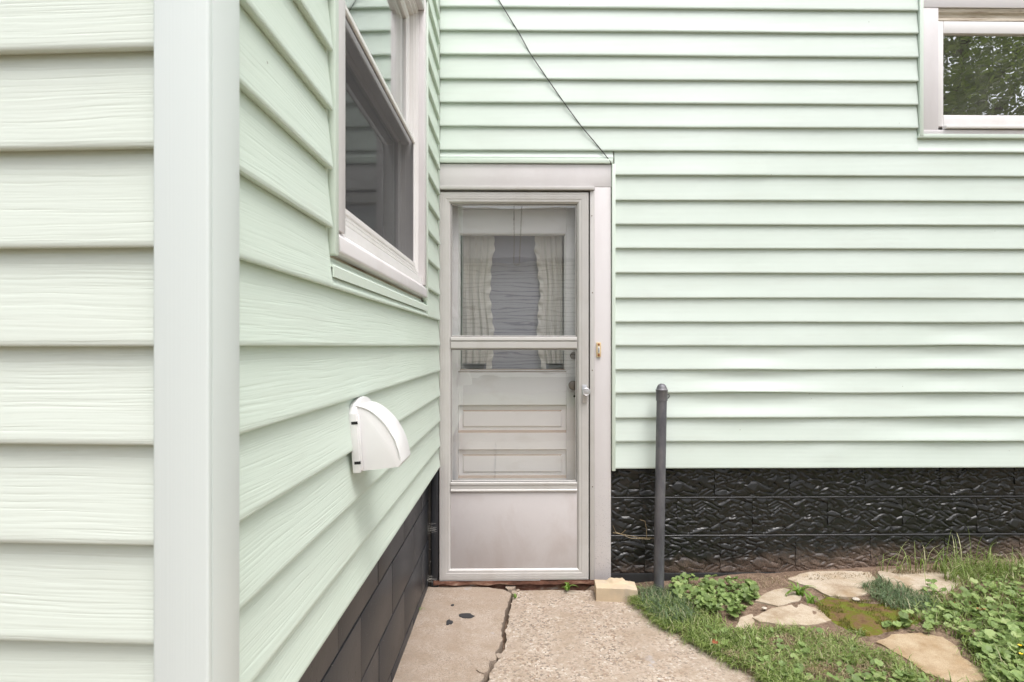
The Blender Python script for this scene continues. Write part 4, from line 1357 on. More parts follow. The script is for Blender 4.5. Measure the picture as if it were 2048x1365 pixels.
q = MB(); q.box(fx_a + 0.04, fx_b - 0.04, 0.0900, 0.0940, fz_a + 0.04, meet); obj('pane', q, 'glass_side', lsh)
scr = empty('half_screen', None, None); scr.parent = swin
mitred({'L': 'screen_rail', 'R': 'screen_rail', 'T': 'screen_rail', 'B': 'screen_rail'}, scr, 'sash', ix_a + 0.026, ix_b - 0.026, iz_a + 0.034, meet + 0.022, [(0, -0.0300), (0, -0.0205), (0.002, -0.0185), (0.014, -0.0185), (0.017, -0.0220), (0.017, -0.0300)])
q = MB(); q.add([(ix_a + 0.036, 0.0260, iz_a + 0.045), (ix_b - 0.036, 0.0260, iz_a + 0.045), (ix_b - 0.036, 0.0260, meet + 0.01), (ix_a + 0.036, 0.0260, meet + 0.01)], [(0, 1, 2, 3)])
obj('mesh_cloth', q, 'screen', scr)

# ================================================================== VENT HOOD on the side wall
vx0 = side(703, 800, 0.016)[0]
vz0, vz1 = 0.955, 1.138
vent = empty('vent_hood', 'white plastic exhaust vent hood on the receding siding wall', 'vent', SIDE @ Matrix.Translation((vx0 + 0.004, -0.014, vz0 + 0.001)) @ Matrix.Rotation(R(-4.5), 4, 'X'))
VW, VH = 0.165, vz1 - vz0
# flange with arched top
fl = [(0.0, 0.0), (VW, 0.0), (VW, VH - 0.035)]
for k in range(1, 9):
    a = k / 9; fl.append((VW - 0.02 - (VW - 0.04) * a + 0.02 * (1 - 2 * a), VH - 0.035 + 0.035 * math.sin(math.pi * (0.12 + 0.76 * a))))
fl.append((0.0, VH - 0.035))
b = MB(); k = len(fl)
for n in (0.004, 0.024):
    for (x, z) in fl: b.v.append((x, -n, z))
b.f.append(tuple(range(k))); b.f.append(tuple(reversed(range(k, 2 * k))))
for i in range(k): b.f.append((i, i + k, (i + 1) % k + k, (i + 1) % k))
obj('flange', bevel_mesh(fixn(b.mesh('flange')), 0.003, 2, 40), 'white_plastic', vent)
# quarter round hood
arc = [(0.020, 0.002)]
PR, HH = 0.106, VH - 0.018
arc2 = []
for i in range(19):
    a = i / 18 * math.pi / 2 * 0.97
    arc2.append((0.020 + PR * 0.94 * math.sin(a) ** 1.22, 0.022 + (HH - 0.022) * math.cos(a) ** 1.12))
arc2.append((0.020 + PR * 0.965, 0.012)); arc2.append((0.020 + PR * 0.90, 0.004))
outl = arc + arc2
b = MB(); k = len(outl)
for x in (0.013, VW - 0.013):
    ins = 0.0
    for (n, z) in outl: b.v.append((x + (0.006 * (n / PR) if x < 0.05 else -0.006 * (n / PR)), -n, z))
b.f.append(tuple(range(k))); b.f.append(tuple(reversed(range(k, 2 * k))))
for i in range(k - 1): b.f.append((i, i + k, i + 1 + k, i + 1))
me = b.mesh('hood'); fixn(me); bevel_mesh(me, 0.003, 2, 30)
obj('hood', me, 'white_plastic', vent)
# raised rib where the side cheek meets the flange, and a rim round the cheek
rim = tube([(0.0135 + 0.006 * (n / PR), -n, z) for (n, z) in arc2[:-2]], 0.0028, 6)
obj('rim', rim.mesh('rim', 60), 'white_plastic', vent)
bbox('rib', vent, 'white_plastic', 0.004, 0.0135, 0.018, 0.0285, 0.006, VH - 0.040, 0.002)
for (z_) in (0.022, VH - 0.062):
    bbox('slot', vent, 'dark', -0.0006, 0.008, 0.010, 0.0248, z_, z_ + 0.007, 0)

# ================================================================== CABLE
cb_pts = []
for (px, py, n) in [(960, -62, 0.02), (997, 0, 0.019), (1040, 70, 0.017), (1060, 107, 0.017), (1096, 160, 0.017), (1131, 210, 0.0165), (1164, 255, 0.017), (1188, 283, 0.018), (1206, 305, 0.019), (1219, 321, 0.022), (1222, 327, 0.024)]:
    x, z = rear(px, py, n); cb_pts.append((x, -n, z))
fine = []
for a, b in zip(cb_pts, cb_pts[1:]):
    for s_ in range(5):
        t = s_ / 5; fine.append(tuple(a[i] + (b[i] - a[i]) * t + (0.0009 * mnoise.noise((a[0] * 9 + t, i, 1)) if i == 1 else 0) for i in range(3)))
fine.append(cb_pts[-1])
me = tube(fine, 0.0024, 6).mesh('cable', 60)
cab = obj('cable', me, 'wire'); cab.matrix_world = REAR
tag(cab, 'thin black cable slanting down the siding to the door trim corner', 'cable')

# ================================================================== STEEL POST
pb = ground_at(1317, 1172)
py_ = 2.925
def at(px, py, Y): return Vector(((px - 1024) / FPX * Y, Y, CAMZ - (py - HOR) / FPX * Y))
top = at(1323.5, 790, py_); bot = at(1317, 1178, py_)
postm = Matrix.Translation(bot)
gp = empty('fence_post', 'grey steel post with domed cap standing in front of the black foundation', 'post', postm)
ax = top - bot; pr_ = 0.0262
b = tube([(0, 0, -0.15) , tuple(ax * 0.25), tuple(ax * 0.5), tuple(ax * 0.75), tuple(ax)], pr_, 28)
b.v = [tuple(v) for v in b.v]
obj('pipe', b.mesh('pipe', 60), 'pipe', gp)
cap = lathe([(pr_ + 0.003, -0.030), (pr_ + 0.0035, 0.020), (pr_ + 0.005, 0.022), (pr_ + 0.005, 0.026), (pr_ + 0.002, 0.028), (pr_ * 0.97, 0.036), (pr_ * 0.82, 0.046), (pr_ * 0.55, 0.054), (pr_ * 0.2, 0.0575)], 28)
co_ = obj('cap', cap.mesh('cap', 40), 'pipe', gp); co_.location = ax
hk = tube([(pr_ + 0.001, -0.006, 0.000), (pr_ + 0.008, -0.008, 0.003), (pr_ + 0.010, -0.008, -0.008), (pr_ + 0.006, -0.008, -0.016), (pr_ + 0.001, -0.006, -0.017)], 0.0025, 6)
ho = obj('loop', hk.mesh('loop', 60), 'pipe', co_)

# ================================================================== BRICK beside the door
bk_o = flat(1192, 1203)
bk = empty('paving_brick', 'buff concrete brick with a broken top corner beside the door foot', 'brick', Matrix.Translation((bk_o[0], bk_o[1], 0.0)) @ Matrix.Rotation(R(-4), 4, 'Z'))
bm = bmesh.new()
res = bmesh.ops.create_grid(bm, x_segments=24, y_segments=12, size=0.5)
bm.free()
b = MB(); L_, W_, H_ = 0.205, 0.105, 0.066
NU, NV = 26, 14
for j in range(NV + 1):
    for i in range(NU + 1):
        u, v = i / NU, j / NV
        z = H_ + 0.0012 * mnoise.noise((u * 30, v * 20, 0))
        m = mnoise.noise((u * 6, v * 4, 2.2)) * 0.08
        lump = max(0.0, 1 - ((u - 0.55 + m) / 0.24) ** 2 - ((v - 0.85) / 0.38) ** 2)
        z += 0.016 * min(1, lump * 2.2) * (0.8 + 0.5 * mnoise.noise((u * 9, v * 7, 5)))
        z -= 0.010 * min(1, max(0, (u - 0.80 + m) * 6)) * (0.6 + 0.5 * mnoise.noise((u * 8, v * 6, 7)))
        b.v.append((u * L_, v * W_, z))
for j in range(NV):
    for i in range(NU): b.f.append((j * (NU + 1) + i, j * (NU + 1) + i + 1, (j + 1) * (NU + 1) + i + 1, (j + 1) * (NU + 1) + i))
ring = list(range(NU + 1)) + [j * (NU + 1) + NU for j in range(1, NV + 1)] + [NV * (NU + 1) + i for i in range(NU - 1, -1, -1)] + [j * (NU + 1) for j in range(NV - 1, 0, -1)]
o = len(b.v)
for q in ring: b.v.append((b.v[q][0], b.v[q][1], -0.01))
for q in range(len(ring)):
    r2 = (q + 1) % len(ring); b.f.append((ring[q], o + q, o + r2, ring[r2]))
obj('brick_body', bevel_mesh(fixn(b.mesh('brick_body')), 0.0015, 1, 30), 'brick', bk)

# ================================================================== FLAGSTONES
stones = [
    ('pale flagstone against the black foundation, left of the dark grass tuft', [(1575, 1162), (1612, 1147), (1680, 1143), (1738, 1143), (1752, 1160), (1744, 1186), (1708, 1200), (1660, 1196), (1628, 1180)], 0.020),
    ('pale flagstone against the black foundation, right of the dark grass tuft', [(1756, 1146), (1800, 1138), (1860, 1139), (1915, 1147), (1926, 1162), (1892, 1190), (1850, 1202), (1800, 1192), (1768, 1172)], 0.020),
    ('buff pointed flagstone in the middle of the lawn edge', [(1505, 1240), (1540, 1222), (1600, 1207), (1640, 1221), (1663, 1241), (1636, 1251), (1566, 1254), (1520, 1248)], 0.022),
    ('small broken flagstone behind the round leaved patch', [(1510, 1206), (1535, 1187), (1570, 1178), (1606, 1192), (1598, 1205), (1556, 1215)], 0.016),
    ('little pale stone piece at the tip of the round leaved patch', [(1470, 1259), (1482, 1238), (1504, 1231), (1510, 1245), (1494, 1263)], 0.016),
    ('tan flagstone nearest the camera at the lower right', [(1752, 1288), (1785, 1272), (1840, 1268), (1886, 1275), (1916, 1296), (1924, 1318), (1962, 1342), (1978, 1362), (1926, 1372), (1880, 1362), (1850, 1352), (1815, 1322)], 0.020),
]
stone_polys = []
for si, (lab, pl, th_) in enumerate(stones):
    pw = [ground_at(*p) for p in pl]
    c = sum(pw, Vector()) / len(pw)
    stone_polys.append([(p.x, p.y) for p in pw])
    poly = rough_line([(p.x - c.x, p.y - c.y) for p in pw] + [(pw[0].x - c.x, pw[0].y - c.y)], 0.02, 0.006, si * 3.3)[:-1]
    so = slab('flagstone', poly, 0.006, 0.06, 'stone_tan' if lab.startswith('tan') else 'stone', None, 0.004, None,
              lambda x, y, c=c, si=si: (g_h(x + c.x, y + c.y) - c.z) * 0.6 + 0.004 * mnoise.noise((x * 13, y * 13, si)))
    so.location = c
    tag(so, lab, 'flagstone')

# ================================================================== PLANTS
def in_poly(x, y, poly):
    c = False; j = len(poly) - 1
    for i in range(len(poly)):
        xi, yi = poly[i]; xj, yj = poly[j]
        if (yi > y) != (yj > y) and x < (xj - xi) * (y - yi) / (yj - yi) + xi: c = not c
        j = i
    return c
def on_stone(p, grow=0.0):
    return any(in_poly(p.x, p.y, s_) for s_ in stone_polys)
def ok_soil(p): return p.x > slab_edge_x(p.y) - 0.008 - 0.045 * max(0, mnoise.noise((p.x * 9, p.y * 9, 7.7)) + 0.1) and p.y < 2.99

def blade(b, p, h, lean, az, wd, seg=3, droop=0.0):
    d = Vector((math.cos(az), math.sin(az), 0)); s_ = Vector((-d.y, d.x, 0))
    vs = []
    for i in range(seg + 1):
        t = i / seg
        a = lean * t + droop * t * t
        q = p + d * (h * math.sin(min(a, 2.2)) * t) + Vector((0, 0, h * math.cos(min(a, 1.9)) * t))
        w_ = wd * (1 - t ** 1.6) * 0.5 + 0.0002
        if i == seg: vs.append(tuple(q))
        else: vs.append(tuple(q - s_ * w_)); vs.append(tuple(q + s_ * w_))
    fs = []
    for i in range(seg - 1): fs.append((2 * i, 2 * i + 1, 2 * i + 3, 2 * i + 2))
    fs.append((2 * seg - 2, 2 * seg - 1, 2 * seg))
    b.add(vs, fs)

def scatter(poly_px, n, rnd, cond=None):
    xs0 = [p[0] for p in poly_px]; ys0 = [p[1] for p in poly_px]
    out = []; tries = 0
    while len(out) < n and tries < n * 12:
        tries += 1
        px, py = rnd.uniform(min(xs0), max(xs0)), rnd.uniform(min(ys0), max(ys0))
        if not in_poly(px, py, poly_px): continue
        p = ground_at(px, py)
        if not ok_soil(p): continue
        if cond and not cond(p, px, py): continue
        out.append(p)
    return out

rnd = random.Random(5)
# --- general grass
gb = MB()
edge_zone = [(1262, 1180), (1300, 1172), (1345, 1182), (1420, 1232), (1490, 1262), (1560, 1262), (1660, 1254), (1740, 1275), (1790, 1320), (1850, 1362), (1850, 1400), (1510, 1400), (1500, 1355), (1440, 1318), (1390, 1296), (1330, 1268), (1285, 1228)]
for p in scatter(edge_zone, 7500, rnd, lambda p, x, y: not on_stone(p) and mnoise.noise((p.x * 6, p.y * 6, 0.5)) > -0.22):
    blade(gb, p + Vector((0, 0, -0.004)), rnd.uniform(0.022, 0.07), rnd.uniform(0.3, 1.45), rnd.uniform(0, 6.28), rnd.uniform(0.0022, 0.0046), 3, rnd.uniform(0, 0.9))
right_zone = [(1855, 1205), (1920, 1150), (1960, 1128), (2070, 1100), (2400, 1090), (2400, 1400), (1990, 1400), (1960, 1345), (1925, 1290), (1880, 1262), (1800, 1240)]
for p in scatter(right_zone, 5200, rnd, lambda p, x, y: not on_stone(p)):
    blade(gb, p + Vector((0, 0, -0.004)), rnd.uniform(0.035, 0.105), rnd.uniform(0.2, 1.2), rnd.uniform(0, 6.28), rnd.uniform(0.0022, 0.0045), 3, rnd.uniform(0, 1.0))
for p in scatter([(1440, 1300), (1560, 1262), (1700, 1262), (1790, 1330), (1860, 1400), (1500, 1400)], 1200, rnd, lambda p, x, y: not on_stone(p)):
    blade(gb, p, rnd.uniform(0.02, 0.05), rnd.uniform(0.3, 1.2), rnd.uniform(0, 6.28), 0.0028, 3, 0.6)
# blades hanging raggedly over the slab edge
for _ in range(1500):
    Y = rnd.uniform(2.05, 2.86)
    if mnoise.noise((Y * 13, 2.2, 0)) < -0.25: continue
    X = slab_edge_x(Y) + rnd.uniform(-0.02, 0.03)
    blade(gb, Vector((X, Y, 0.004)), rnd.uniform(0.02, 0.075), rnd.uniform(0.7, 1.5), rnd.gauss(3.6, 0.9), rnd.uniform(0.002, 0.004), 3, rnd.uniform(0, 0.5))
# lawn that goes on to the right and towards the viewer, out of the picture
for _ in range(7000):
    X, Y = rnd.uniform(1.2, 3.9), rnd.uniform(0.9, 2.25)
    p = Vector((X, Y, g_h(X, Y)))
    if not ok_soil(p) or on_stone(p): continue
    blade(gb, p, rnd.uniform(0.03, 0.07), rnd.uniform(0.1, 0.9), rnd.uniform(0, 6.28), 0.004, 3, 0.6)
go = obj('grass', gb, 'grass'); tag(go, 'short green lawn grass growing along the concrete path edge', 'grass', kind='stuff')
# --- straw thatch
sb_ = MB()
for p in scatter([(1500, 1400), (1440, 1310), (1560, 1270), (1700, 1270), (1800, 1330), (1860, 1400)], 2600, rnd, lambda p, x, y: mnoise.noise((p.x * 4, p.y * 4, 9.5)) > -0.15) + scatter([(1780, 1150), (1900, 1110), (2070, 1085), (2070, 1112), (1940, 1140), (1850, 1150)], 700, rnd):
    blade(sb_, p + Vector((0, 0, 0.004)), rnd.uniform(0.02, 0.05), rnd.uniform(1.0, 1.7), rnd.uniform(0, 6.28), 0.002, 3, rnd.uniform(0, 0.5))
for p in scatter([(1330, 1165), (1600, 1150), (1760, 1140), (1900, 1130), (1900, 1146), (1620, 1165), (1500, 1185), (1380, 1180)], 700, rnd):
    blade(sb_, p + Vector((0, 0, 0.002)), rnd.uniform(0.010, 0.03), rnd.uniform(1.1, 1.8), rnd.uniform(0, 6.28), 0.0022, 2)
so_ = obj('dry_grass', sb_, 'straw'); tag(so_, 'dry straw coloured grass litter lying among the green grass', 'dry grass', kind='stuff')
# --- dark grass tufts
def tuft(name, label, poly, n, hmin, hmax, mat='dark_grass', lean=(0.2, 1.2), az=None, wd=0.003, droop=(0, 0.8), seg=3, lift=0.0):
    b = MB(); ps = scatter(poly, n, rnd)
    c = sum(ps, Vector()) / len(ps)
    for p in ps:
        a = rnd.uniform(0, 6.28) if az is None else rnd.gauss(az, 0.8)
        blade(b, p - c + Vector((0, 0, lift)), rnd.uniform(hmin, hmax), rnd.uniform(*lean), a, wd * rnd.uniform(0.7, 1.3), seg, rnd.uniform(*droop))
    o = obj(name, b, mat); o.location = c
    tag(o, label, 'grass tuft', kind=None)
    return o
tuft('grass_tuft', 'dark blue green grass tuft spreading between two pale flagstones', [(1722, 1178), (1760, 1162), (1800, 1176), (1850, 1196), (1880, 1215), (1840, 1230), (1780, 1222), (1745, 1200)], 1100, 0.025, 0.065, lean=(0.5, 1.6), lift=0.008)
tuft('grass_tuft', 'dense dark grass tuft at the foot of the grey steel post', [(1272, 1186), (1300, 1178), (1350, 1182), (1380, 1215), (1390, 1245), (1330, 1250), (1290, 1222)], 1300, 0.03, 0.075, lean=(0.3, 1.5))
# --- tall blades against the black foundation
tuft('grass_tuft', 'tall loose grass blades rising against the black foundation at the right', [(1745, 1146), (1850, 1130), (1930, 1120), (2060, 1098), (2060, 1120), (1930, 1150), (1840, 1148)], 85, 0.09, 0.24, 'grass', (0.05, 0.5), None, 0.0042, (0.0, 1.5), 6)
tuft('grass_tuft', 'fine dense grass standing above the leaves at the right edge', [(1880, 1140), (1960, 1122), (2060, 1105), (2060, 1150), (1940, 1170), (1890, 1165)], 420, 0.05, 0.13, 'grass', (0.05, 0.7), None, 0.0035, (0.0, 1.0), 4)

# --- round leaved ground ivy
def leaf(b, c, r, nrm, spin, cup=0.15):
    nrm = nrm.normalized(); a = nrm.cross(Vector((0.3, 0.9, 0.1))).normalized(); t = nrm.cross(a)
    K = 14; vs = [tuple(c - nrm * r * cup * 0.4)]
    for k in range(K):
        an = spin + 2 * math.pi * k / K
        rr_ = r * (1 + (0.07 if k % 2 else -0.05))
        if k == 0: rr_ = r * 0.45
        if k in (1, K - 1): rr_ = r * 0.95
        wv_ = r * cup * (0.5 + 0.5 * math.sin(3 * an + spin))
        vs.append(tuple(c + a * math.cos(an) * rr_ + t * math.sin(an) * rr_ + nrm * wv_))
    b.add(vs, [(0, 1 + k, 1 + (k + 1) % K) for k in range(K)])
def ivy(name, label, zones, mat='ivy', lift=(0.012, 0.05)):
    b = MB(); st = MB(); allp = []
    for (poly, n, r0, r1) in zones:
        for p in scatter(poly, n, rnd):
            allp.append((p, r0, r1))
    c = sum((p[0] for p in allp), Vector()) / len(allp)
    for (p, r0, r1) in allp:
        h = rnd.uniform(*lift)
        nv = Vector((rnd.gauss(0, 0.38), rnd.gauss(-0.12, 0.38), 1))
        q = p - c + Vector((0, 0, h))
        leaf(b, q, 0.84 * (r0 * 0.7 + (r1 - r0 * 0.7) * rnd.random() ** 1.5), nv, rnd.uniform(0, 6.28), rnd.uniform(0.05, 0.28))
        if rnd.random() < 0.6:
            base = p - c + Vector((rnd.gauss(0, 0.012), rnd.gauss(0, 0.012), 0))
            tb = tube([tuple(base), tuple(q)], 0.0008, 3); b.add(tb.v, tb.f)
    o = obj(name, b, mat); o.location = c
    tag(o, label, 'ground cover', kind='stuff')
patch = [(1332, 1182), (1350, 1164), (1378, 1152), (1400, 1158), (1440, 1172), (1490, 1172), (1520, 1182), (1512, 1205), (1490, 1222), (1476, 1244), (1440, 1238), (1400, 1226), (1362, 1208)]
ivy('ground_ivy', 'patch of round bright green leaves right of the grey steel post', [(patch, 430, 0.010, 0.027)], lift=(0.008, 0.055))
ivy('ground_ivy', 'wide mass of round green leaves filling the lower right corner', [
    ([(1880, 1225), (1920, 1195), (1960, 1160), (2080, 1140), (2080, 1380), (1995, 1390), (1945, 1305), (1900, 1262), (1850, 1256), (1780, 1262), (1800, 1246), (1850, 1230)], 800, 0.009, 0.024),
    ([(2040, 1140), (2420, 1110), (2420, 1420), (2040, 1420)], 420, 0.012, 0.026),
    ([(1940, 1285), (2080, 1230), (2080, 1400), (2000, 1400)], 160, 0.018, 0.032),
    ([(1845, 1178), (1885, 1178), (1890, 1200), (1850, 1205)], 26, 0.012, 0.022)], lift=(0.006, 0.05))
ivy('ground_ivy', 'scattered round leaves among the grass beside the pebbly slab', [
    ([(1440, 1290), (1560, 1258), (1640, 1262), (1760, 1330), (1850, 1400), (1560, 1400)], 110, 0.009, 0.022),
    ([(1460, 1300), (1520, 1280), (1600, 1300), (1640, 1360), (1560, 1365)], 40, 0.010, 0.020),
    ([(1640, 1370), (1760, 1345), (1860, 1370), (1850, 1400), (1640, 1400)], 60, 0.016, 0.028),
    ([(1760, 1258), (1800, 1250), (1880, 1265), (1860, 1275)], 26, 0.012, 0.024),
    ([(1400, 1268), (1450, 1260), (1455, 1275), (1425, 1285)], 12, 0.012, 0.020)], lift=(0.008, 0.035))

# --- moss on the bare soil
def mound(name, label, cat, poly_px, mat, hh, kind):
    pw = [ground_at(*p) for p in poly_px]; c = sum(pw, Vector()) / len(pw)
    b = MB(); K = len(pw); RN = 9
    idx = {}
    b.v.append((0, 0, g_h(c.x, c.y) - c.z + hh))
    pts = rough_line([(p.x - c.x, p.y - c.y) for p in pw] + [(pw[0].x - c.x, pw[0].y - c.y)], 0.03, 0.012, 6.6)[:-1]
    K = len(pts)
    for r in range(1, RN + 1):
        t = r / RN
        for (x, y) in pts:
            X, Y = x * t, y * t
            b.v.append((X, Y, g_h(X + c.x, Y + c.y) - c.z + hh * (1 - t ** 3) + 0.004 * mnoise.noise((X * 40, Y * 40, 1)) - 0.004 * (t > 0.95)))
    for k in range(K): b.f.append((0, 1 + k, 1 + (k + 1) % K))
    for r in range(RN - 1):
        for k in range(K):
            l = (k + 1) % K; b.f.append((1 + r * K + k, 1 + (r + 1) * K + k, 1 + (r + 1) * K + l, 1 + r * K + l))
    o = obj(name, b.mesh(name, 80), mat); o.location = c
    tag(o, label, cat, kind=kind)
mound('moss', 'olive and brown moss on bare soil between the flagstones', 'moss', [(1622, 1205), (1650, 1192), (1700, 1200), (1770, 1208), (1830, 1222), (1850, 1245), (1800, 1262), (1740, 1276), (1690, 1262), (1650, 1240)], 'moss', 0.010, 'stuff')
mound('moss', 'small moss patch on the near edge of the grass beside the slab', 'moss', [(1570, 1300), (1620, 1290), (1680, 1310), (1690, 1335), (1640, 1350), (1590, 1330)], 'moss', 0.008, 'stuff')

mb_ = MB()
for p in scatter([(1622, 1205), (1650, 1192), (1700, 1200), (1770, 1208), (1830, 1222), (1850, 1245), (1800, 1262), (1740, 1276), (1690, 1262), (1650, 1240)], 1600, rnd, lambda p, x, y: mnoise.noise((p.x * 26, p.y * 26, 4.5)) > 0.1):
    blade(mb_, p + Vector((0, 0, 0.006)), rnd.uniform(0.006, 0.018), rnd.uniform(0.1, 1.3), rnd.uniform(0, 6.28), 0.0022, 2)
mo_ = obj('moss_tips', mb_, 'mosstip'); tag(mo_, 'short yellow green moss tips on the bare soil', 'moss', kind='stuff')

# --- single weeds
def weed(label, px, py, n, lmin, lmax, wd, seed, Y=None, mat='weed'):
    r2 = random.Random(seed)
    p = ground_at(px, py) if Y is None else at(px, py, Y)
    b = MB()
    for k in range(n):
        blade(b, Vector((r2.gauss(0, 0.006), r2.gauss(0, 0.006), 0)), r2.uniform(lmin, lmax), r2.uniform(0.3, 1.1), r2.uniform(0, 6.28), wd * r2.uniform(0.7, 1.2), 5, r2.uniform(0.2, 1.2))
    o = obj('weed', b, mat); o.location = p
    tag(o, label, 'weed')
weed('broad bladed bright green weed left of the pale flagstones', 1598, 1192, 16, 0.05, 0.11, 0.012, 3)
weed('second bright green weed trailing onto the pointed flagstone', 1622, 1206, 12, 0.04, 0.08, 0.010, 4)
weed('little weed with drooping leaves growing under the storm door', 1136, 1180, 11, 0.03, 0.065, 0.013, 5, 2.94)
weed('sprig of weed at the foundation foot above the round leaved patch', 1372, 1160, 9, 0.04, 0.07, 0.014, 6)
weed('tiny weed in the corner of slab and charcoal foundation', 836, 1222, 7, 0.015, 0.04, 0.006, 8, 2.72)
weed('tiny green sprout at the top of the crack in the path', 1030, 1196, 7, 0.015, 0.035, 0.007, 9, 2.86)
weed('small sprout at the foundation above the right hand flagstone', 1795, 1140, 7, 0.02, 0.045, 0.009, 10)

# --- fallen leaves, flowers, pebbles
def flat_leaf(name, label, cat, px, py, r, seed, mat):
    r2 = random.Random(seed); p = ground_at(px, py) + Vector((0, 0, 0.045)); b = MB(); K = 10; vs = [(0, 0, 0)]
    for k in range(K):
        a = 2 * math.pi * k / K; q = r * r2.uniform(0.45, 1.1); vs.append((math.cos(a) * q, math.sin(a) * q * 0.7, r2.uniform(-0.2, 0.45) * r))
    b.add(vs, [(0, 1 + k, 1 + (k + 1) % K) for k in range(K)])
    o = obj(name, b, mat); o.location = p; o.rotation_euler = (R(20), R(8), seed); tag(o, label, cat)
flat_leaf('fallen_leaf', 'curled red brown dead leaf lying on the green leaves', 'dead leaf', 1962, 1240, 0.022, 3, 'deadleaf')
flat_leaf('fallen_leaf', 'smaller red dead leaf nearer the foundation among green leaves', 'dead leaf', 1908, 1226, 0.010, 4, 'deadleaf')
flat_leaf('fallen_leaf', 'brown dead leaf at the edge of the pebbly slab', 'dead leaf', 1430, 1308, 0.018, 5, 'deadleaf')
for (px, py, lab, sd_) in [(2040, 1332, 'upper of two tiny yellow flowers at the lower right edge', 1), (2042, 1350, 'lower of two tiny yellow flowers at the lower right edge', 2)]:
    p = ground_at(px, py) + Vector((0, 0, 0.075)); b = MB()
    for k in range(5):
        a = k * 1.2566; d = Vector((math.cos(a), math.sin(a), 0.5)); s_ = Vector((-math.sin(a), math.cos(a), 0)) * 0.0035
        b.add([(0, 0, 0), tuple(d * 0.004 + s_), tuple(d * 0.008), tuple(d * 0.004 - s_)], [(0, 1, 2, 3)])
    e = obj('flower', b, 'flower'); e.location = p; tag(e, lab, 'flower')
    tb = tube([(0, 0, 0), (0.004, 0.003, -0.07)], 0.0008, 4); obj('stem', tb, 'weed', e)
for k, (px, py, r_, lab) in enumerate([(1528, 1222, 0.010, 'rounded pale pebble lying beside the pointed flagstone'), (1712, 1204, 0.014, 'pinkish stone chip below the left pale flagstone'), (1475, 1176, 0.010, 'small stone chip behind the round leaved patch'), (1500, 1186, 0.012, 'stone chip at the edge of the round leaved patch')]):
    p = ground_at(px, py); b = lathe([(r_ * 0.5, -r_ * 0.4), (r_ * 0.95, -r_ * 0.1), (r_, r_ * 0.15), (r_ * 0.7, r_ * 0.42), (r_ * 0.25, r_ * 0.55)], 10)
    b.v = [(x * (1 + 0.35 * mnoise.noise((x * 60, y * 60, k))) * 1.25, y * (1 + 0.35 * mnoise.noise((y * 60, x * 60, k + 5))), z) for (x, y, z) in b.v]
    o = obj('pebble', b.mesh('pebble', 40), 'pebble'); o.location = p + Vector((0, 0, 0.012)); tag(o, lab, 'pebble')

# --- dry stem and cobwebs
def strands(name, label, cat, lines, rad, mat):
    b = MB(); o0 = Vector(lines[0][0])
    for ln in lines:
        tb = tube([tuple(Vector(p) - o0) for p in ln], rad, 4); b.add(tb.v, tb.f)
    o = obj(name, b, mat); o.location = o0; tag(o, label, cat)
strands('dry_stem', 'dry straw stem caught between the door casing and the grey post', 'stem', [[at(1226, 1066, 2.985), at(1250, 1070, 2.975), at(1280, 1076, 2.965), at(1309, 1077, 2.95)], [at(1230, 1064, 2.985), at(1262, 1077, 2.97), at(1300, 1079, 2.955)], [at(1293, 1077, 2.96), at(1293, 1058, 2.96), at(1290, 1043, 2.965), at(1280, 1040, 2.97)], [at(1226, 1052, 2.985), at(1232, 1066, 2.98)], [at(1240, 1070, 2.98), at(1252, 1060, 2.98)]], 0.0014, 'straw')
cw_l = []
r3 = random.Random(11)
for k in range(16):
    a = at(836 + r3.uniform(-6, 16), 1045 + r3.uniform(-6, 16), 2.93); c = at(872 + r3.uniform(-3, 2), 1054 + r3.uniform(-8, 12), 2.975)
    m = (a + c) / 2 + Vector((0, 0, -0.008 - r3.uniform(0, 0.012))); cw_l.append([a, m, c])
for k in range(10):
    a = at(846 + r3.uniform(-3, 6), 1150 + r3.uniform(-10, 14), 2.94); c = at(868 + r3.uniform(-6, 6), 1158 + r3.uniform(-6, 8), 2.965); cw_l.append([a, (a + c) / 2 + Vector((0, 0, -0.006)), c])
strands('cobweb', 'dusty cobweb strung across the corner left of the storm door', 'cobweb', cw_l[:9], 0.0003, 'web')
strands('cobweb', 'lower tuft of cobweb in the corner at the foot of the storm door', 'cobweb', cw_l[16:22], 0.0004, 'web')

# ================================================================== ACROSS THE YARD (mirrored in the panes)
nh = empty('neighbour_house', 'white lap sided house across the yard, mirrored in the storm door glass', 'house', Matrix.Translation((-1.5, -9.5, 0)))
b = MB()
NZ = 28; e_ = 0.112
for k in range(NZ):
    z0 = 0.4 + k * e_
    b.box(-6, 5.2, 0.0, 0.055, z0 + 0.026, z0 + e_)
obj('siding', b, 'neigh', nh, kind='stuff')
b = MB(); b.box(-6, 5.2, -7, -0.01, 0, 3.55); obj('wall', b, 'gap', nh)  # dark colour behind the board gaps paints the shadow lines under the laps
b = prism([(0.55, 3.45), (0.55, 3.60), (-3.5, 5.9), (-7.6, 3.6), (-7.6, 3.45), (-3.5, 5.7)], -6.4, 5.6, 'nz')
b.v = [(x, -y, z) for (x, y, z) in b.v]
obj('roof', fixn(b.mesh('roof')), 'shingle', nh)
for (x0, x1) in ((-4.6, -3.6), (3.6, 4.6)):
    wnd = MB(); wnd.box(x0, x1, 0.056, 0.09, 1.3, 2.6); wo_ = obj('window', wnd, 'sash', nh)
    pn = MB(); pn.box(x0 + 0.08, x1 - 0.08, 0.091, 0.095, 1.38, 2.52); obj('pane', pn, 'dark', wo_)

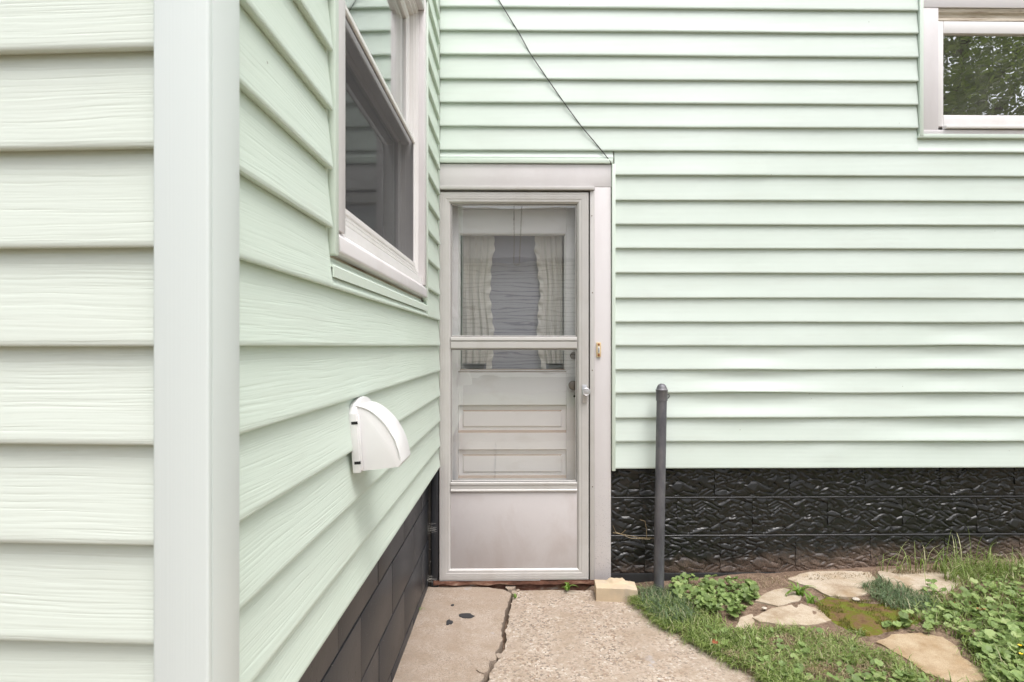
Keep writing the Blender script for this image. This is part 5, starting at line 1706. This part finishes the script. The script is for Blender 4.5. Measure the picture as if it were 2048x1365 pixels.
def tree_mesh(seed, n):
    r2 = random.Random(seed); b = MB()
    cl_ = []
    for k in range(46):
        a = r2.uniform(0, 6.28); rr_ = 3.0 * math.sqrt(r2.random()); z = r2.uniform(3.0, 10.5)
        lim = 3.4 * math.sin(min(1, max(0.05, (z - 2.2) / 8.9)) * math.pi) ** 0.6
        cl_.append((Vector((math.cos(a) * min(rr_, lim), math.sin(a) * min(rr_, lim), z)), r2.uniform(0.55, 1.15)))
    for k in range(n):
        c, s_ = cl_[r2.randrange(len(cl_))]
        d = Vector((r2.gauss(0, 1), r2.gauss(0, 1), r2.gauss(0, 0.75))) * s_ * 0.55
        p = c + d
        u = Vector((r2.gauss(0, 1), r2.gauss(0, 1), r2.gauss(0, 0.6))).normalized(); v = u.cross(Vector((r2.gauss(0, 1), r2.gauss(0, 1), r2.gauss(0, 1)))).normalized()
        l_, w_ = r2.uniform(0.045, 0.08), r2.uniform(0.022, 0.038)
        b.add([tuple(p - u * l_), tuple(p + v * w_), tuple(p + u * l_), tuple(p - v * w_)], [(0, 1, 2, 3)])
    me = b.mesh('crown'); me.materials.append(MAT['treeleaf'])
    t = MB()
    tr_ = tube([(0, 0, -0.2), (0.05, 0, 1.5), (-0.05, 0.1, 3.5), (0.1, 0, 6), (0.0, 0, 9)], [0.28, 0.22, 0.18, 0.12, 0.03], 10); t.add(tr_.v, tr_.f)
    for k in range(14):
        c = cl_[k][0]; s0 = Vector((0, 0, max(2.0, c.z - 1.8)))
        lm = tube([tuple(s0), tuple((s0 + c) / 2 + Vector((0, 0, 0.3))), tuple(c)], [0.09, 0.06, 0.015], 6); t.add(lm.v, lm.f)
    tm = t.mesh('trunk', 60); tm.materials.append(MAT['bark'])
    return me, tm
crown_me, trunk_me = tree_mesh(3, 19000)
crown2, trunk2 = tree_mesh(8, 19000)
for i, (x, y, s_, rz_, lab) in enumerate([(9.5, -8.0, 1.0, 0.3, 'leafy tree across the yard, left in the high window reflection'), (13.0, -6.2, 1.05, 1.9, 'leafy tree across the yard, right in the high window reflection'),
                                         (14.5, -11.5, 1.3, 4.0, 'taller leafy tree behind the two trees across the yard'), (18.5, -8.5, 1.2, 2.6, 'leafy tree farthest to the right across the yard')]):
    t = empty('tree', lab, 'tree', Matrix.Translation((x, y, 0)) @ Matrix.Rotation(rz_, 4, 'Z') @ Matrix.Scale(s_, 4), group='trees across the yard')
    obj('crown', crown_me if i % 2 == 0 else crown2, None, t)
    obj('trunk', trunk_me if i % 2 == 0 else trunk2, None, t)
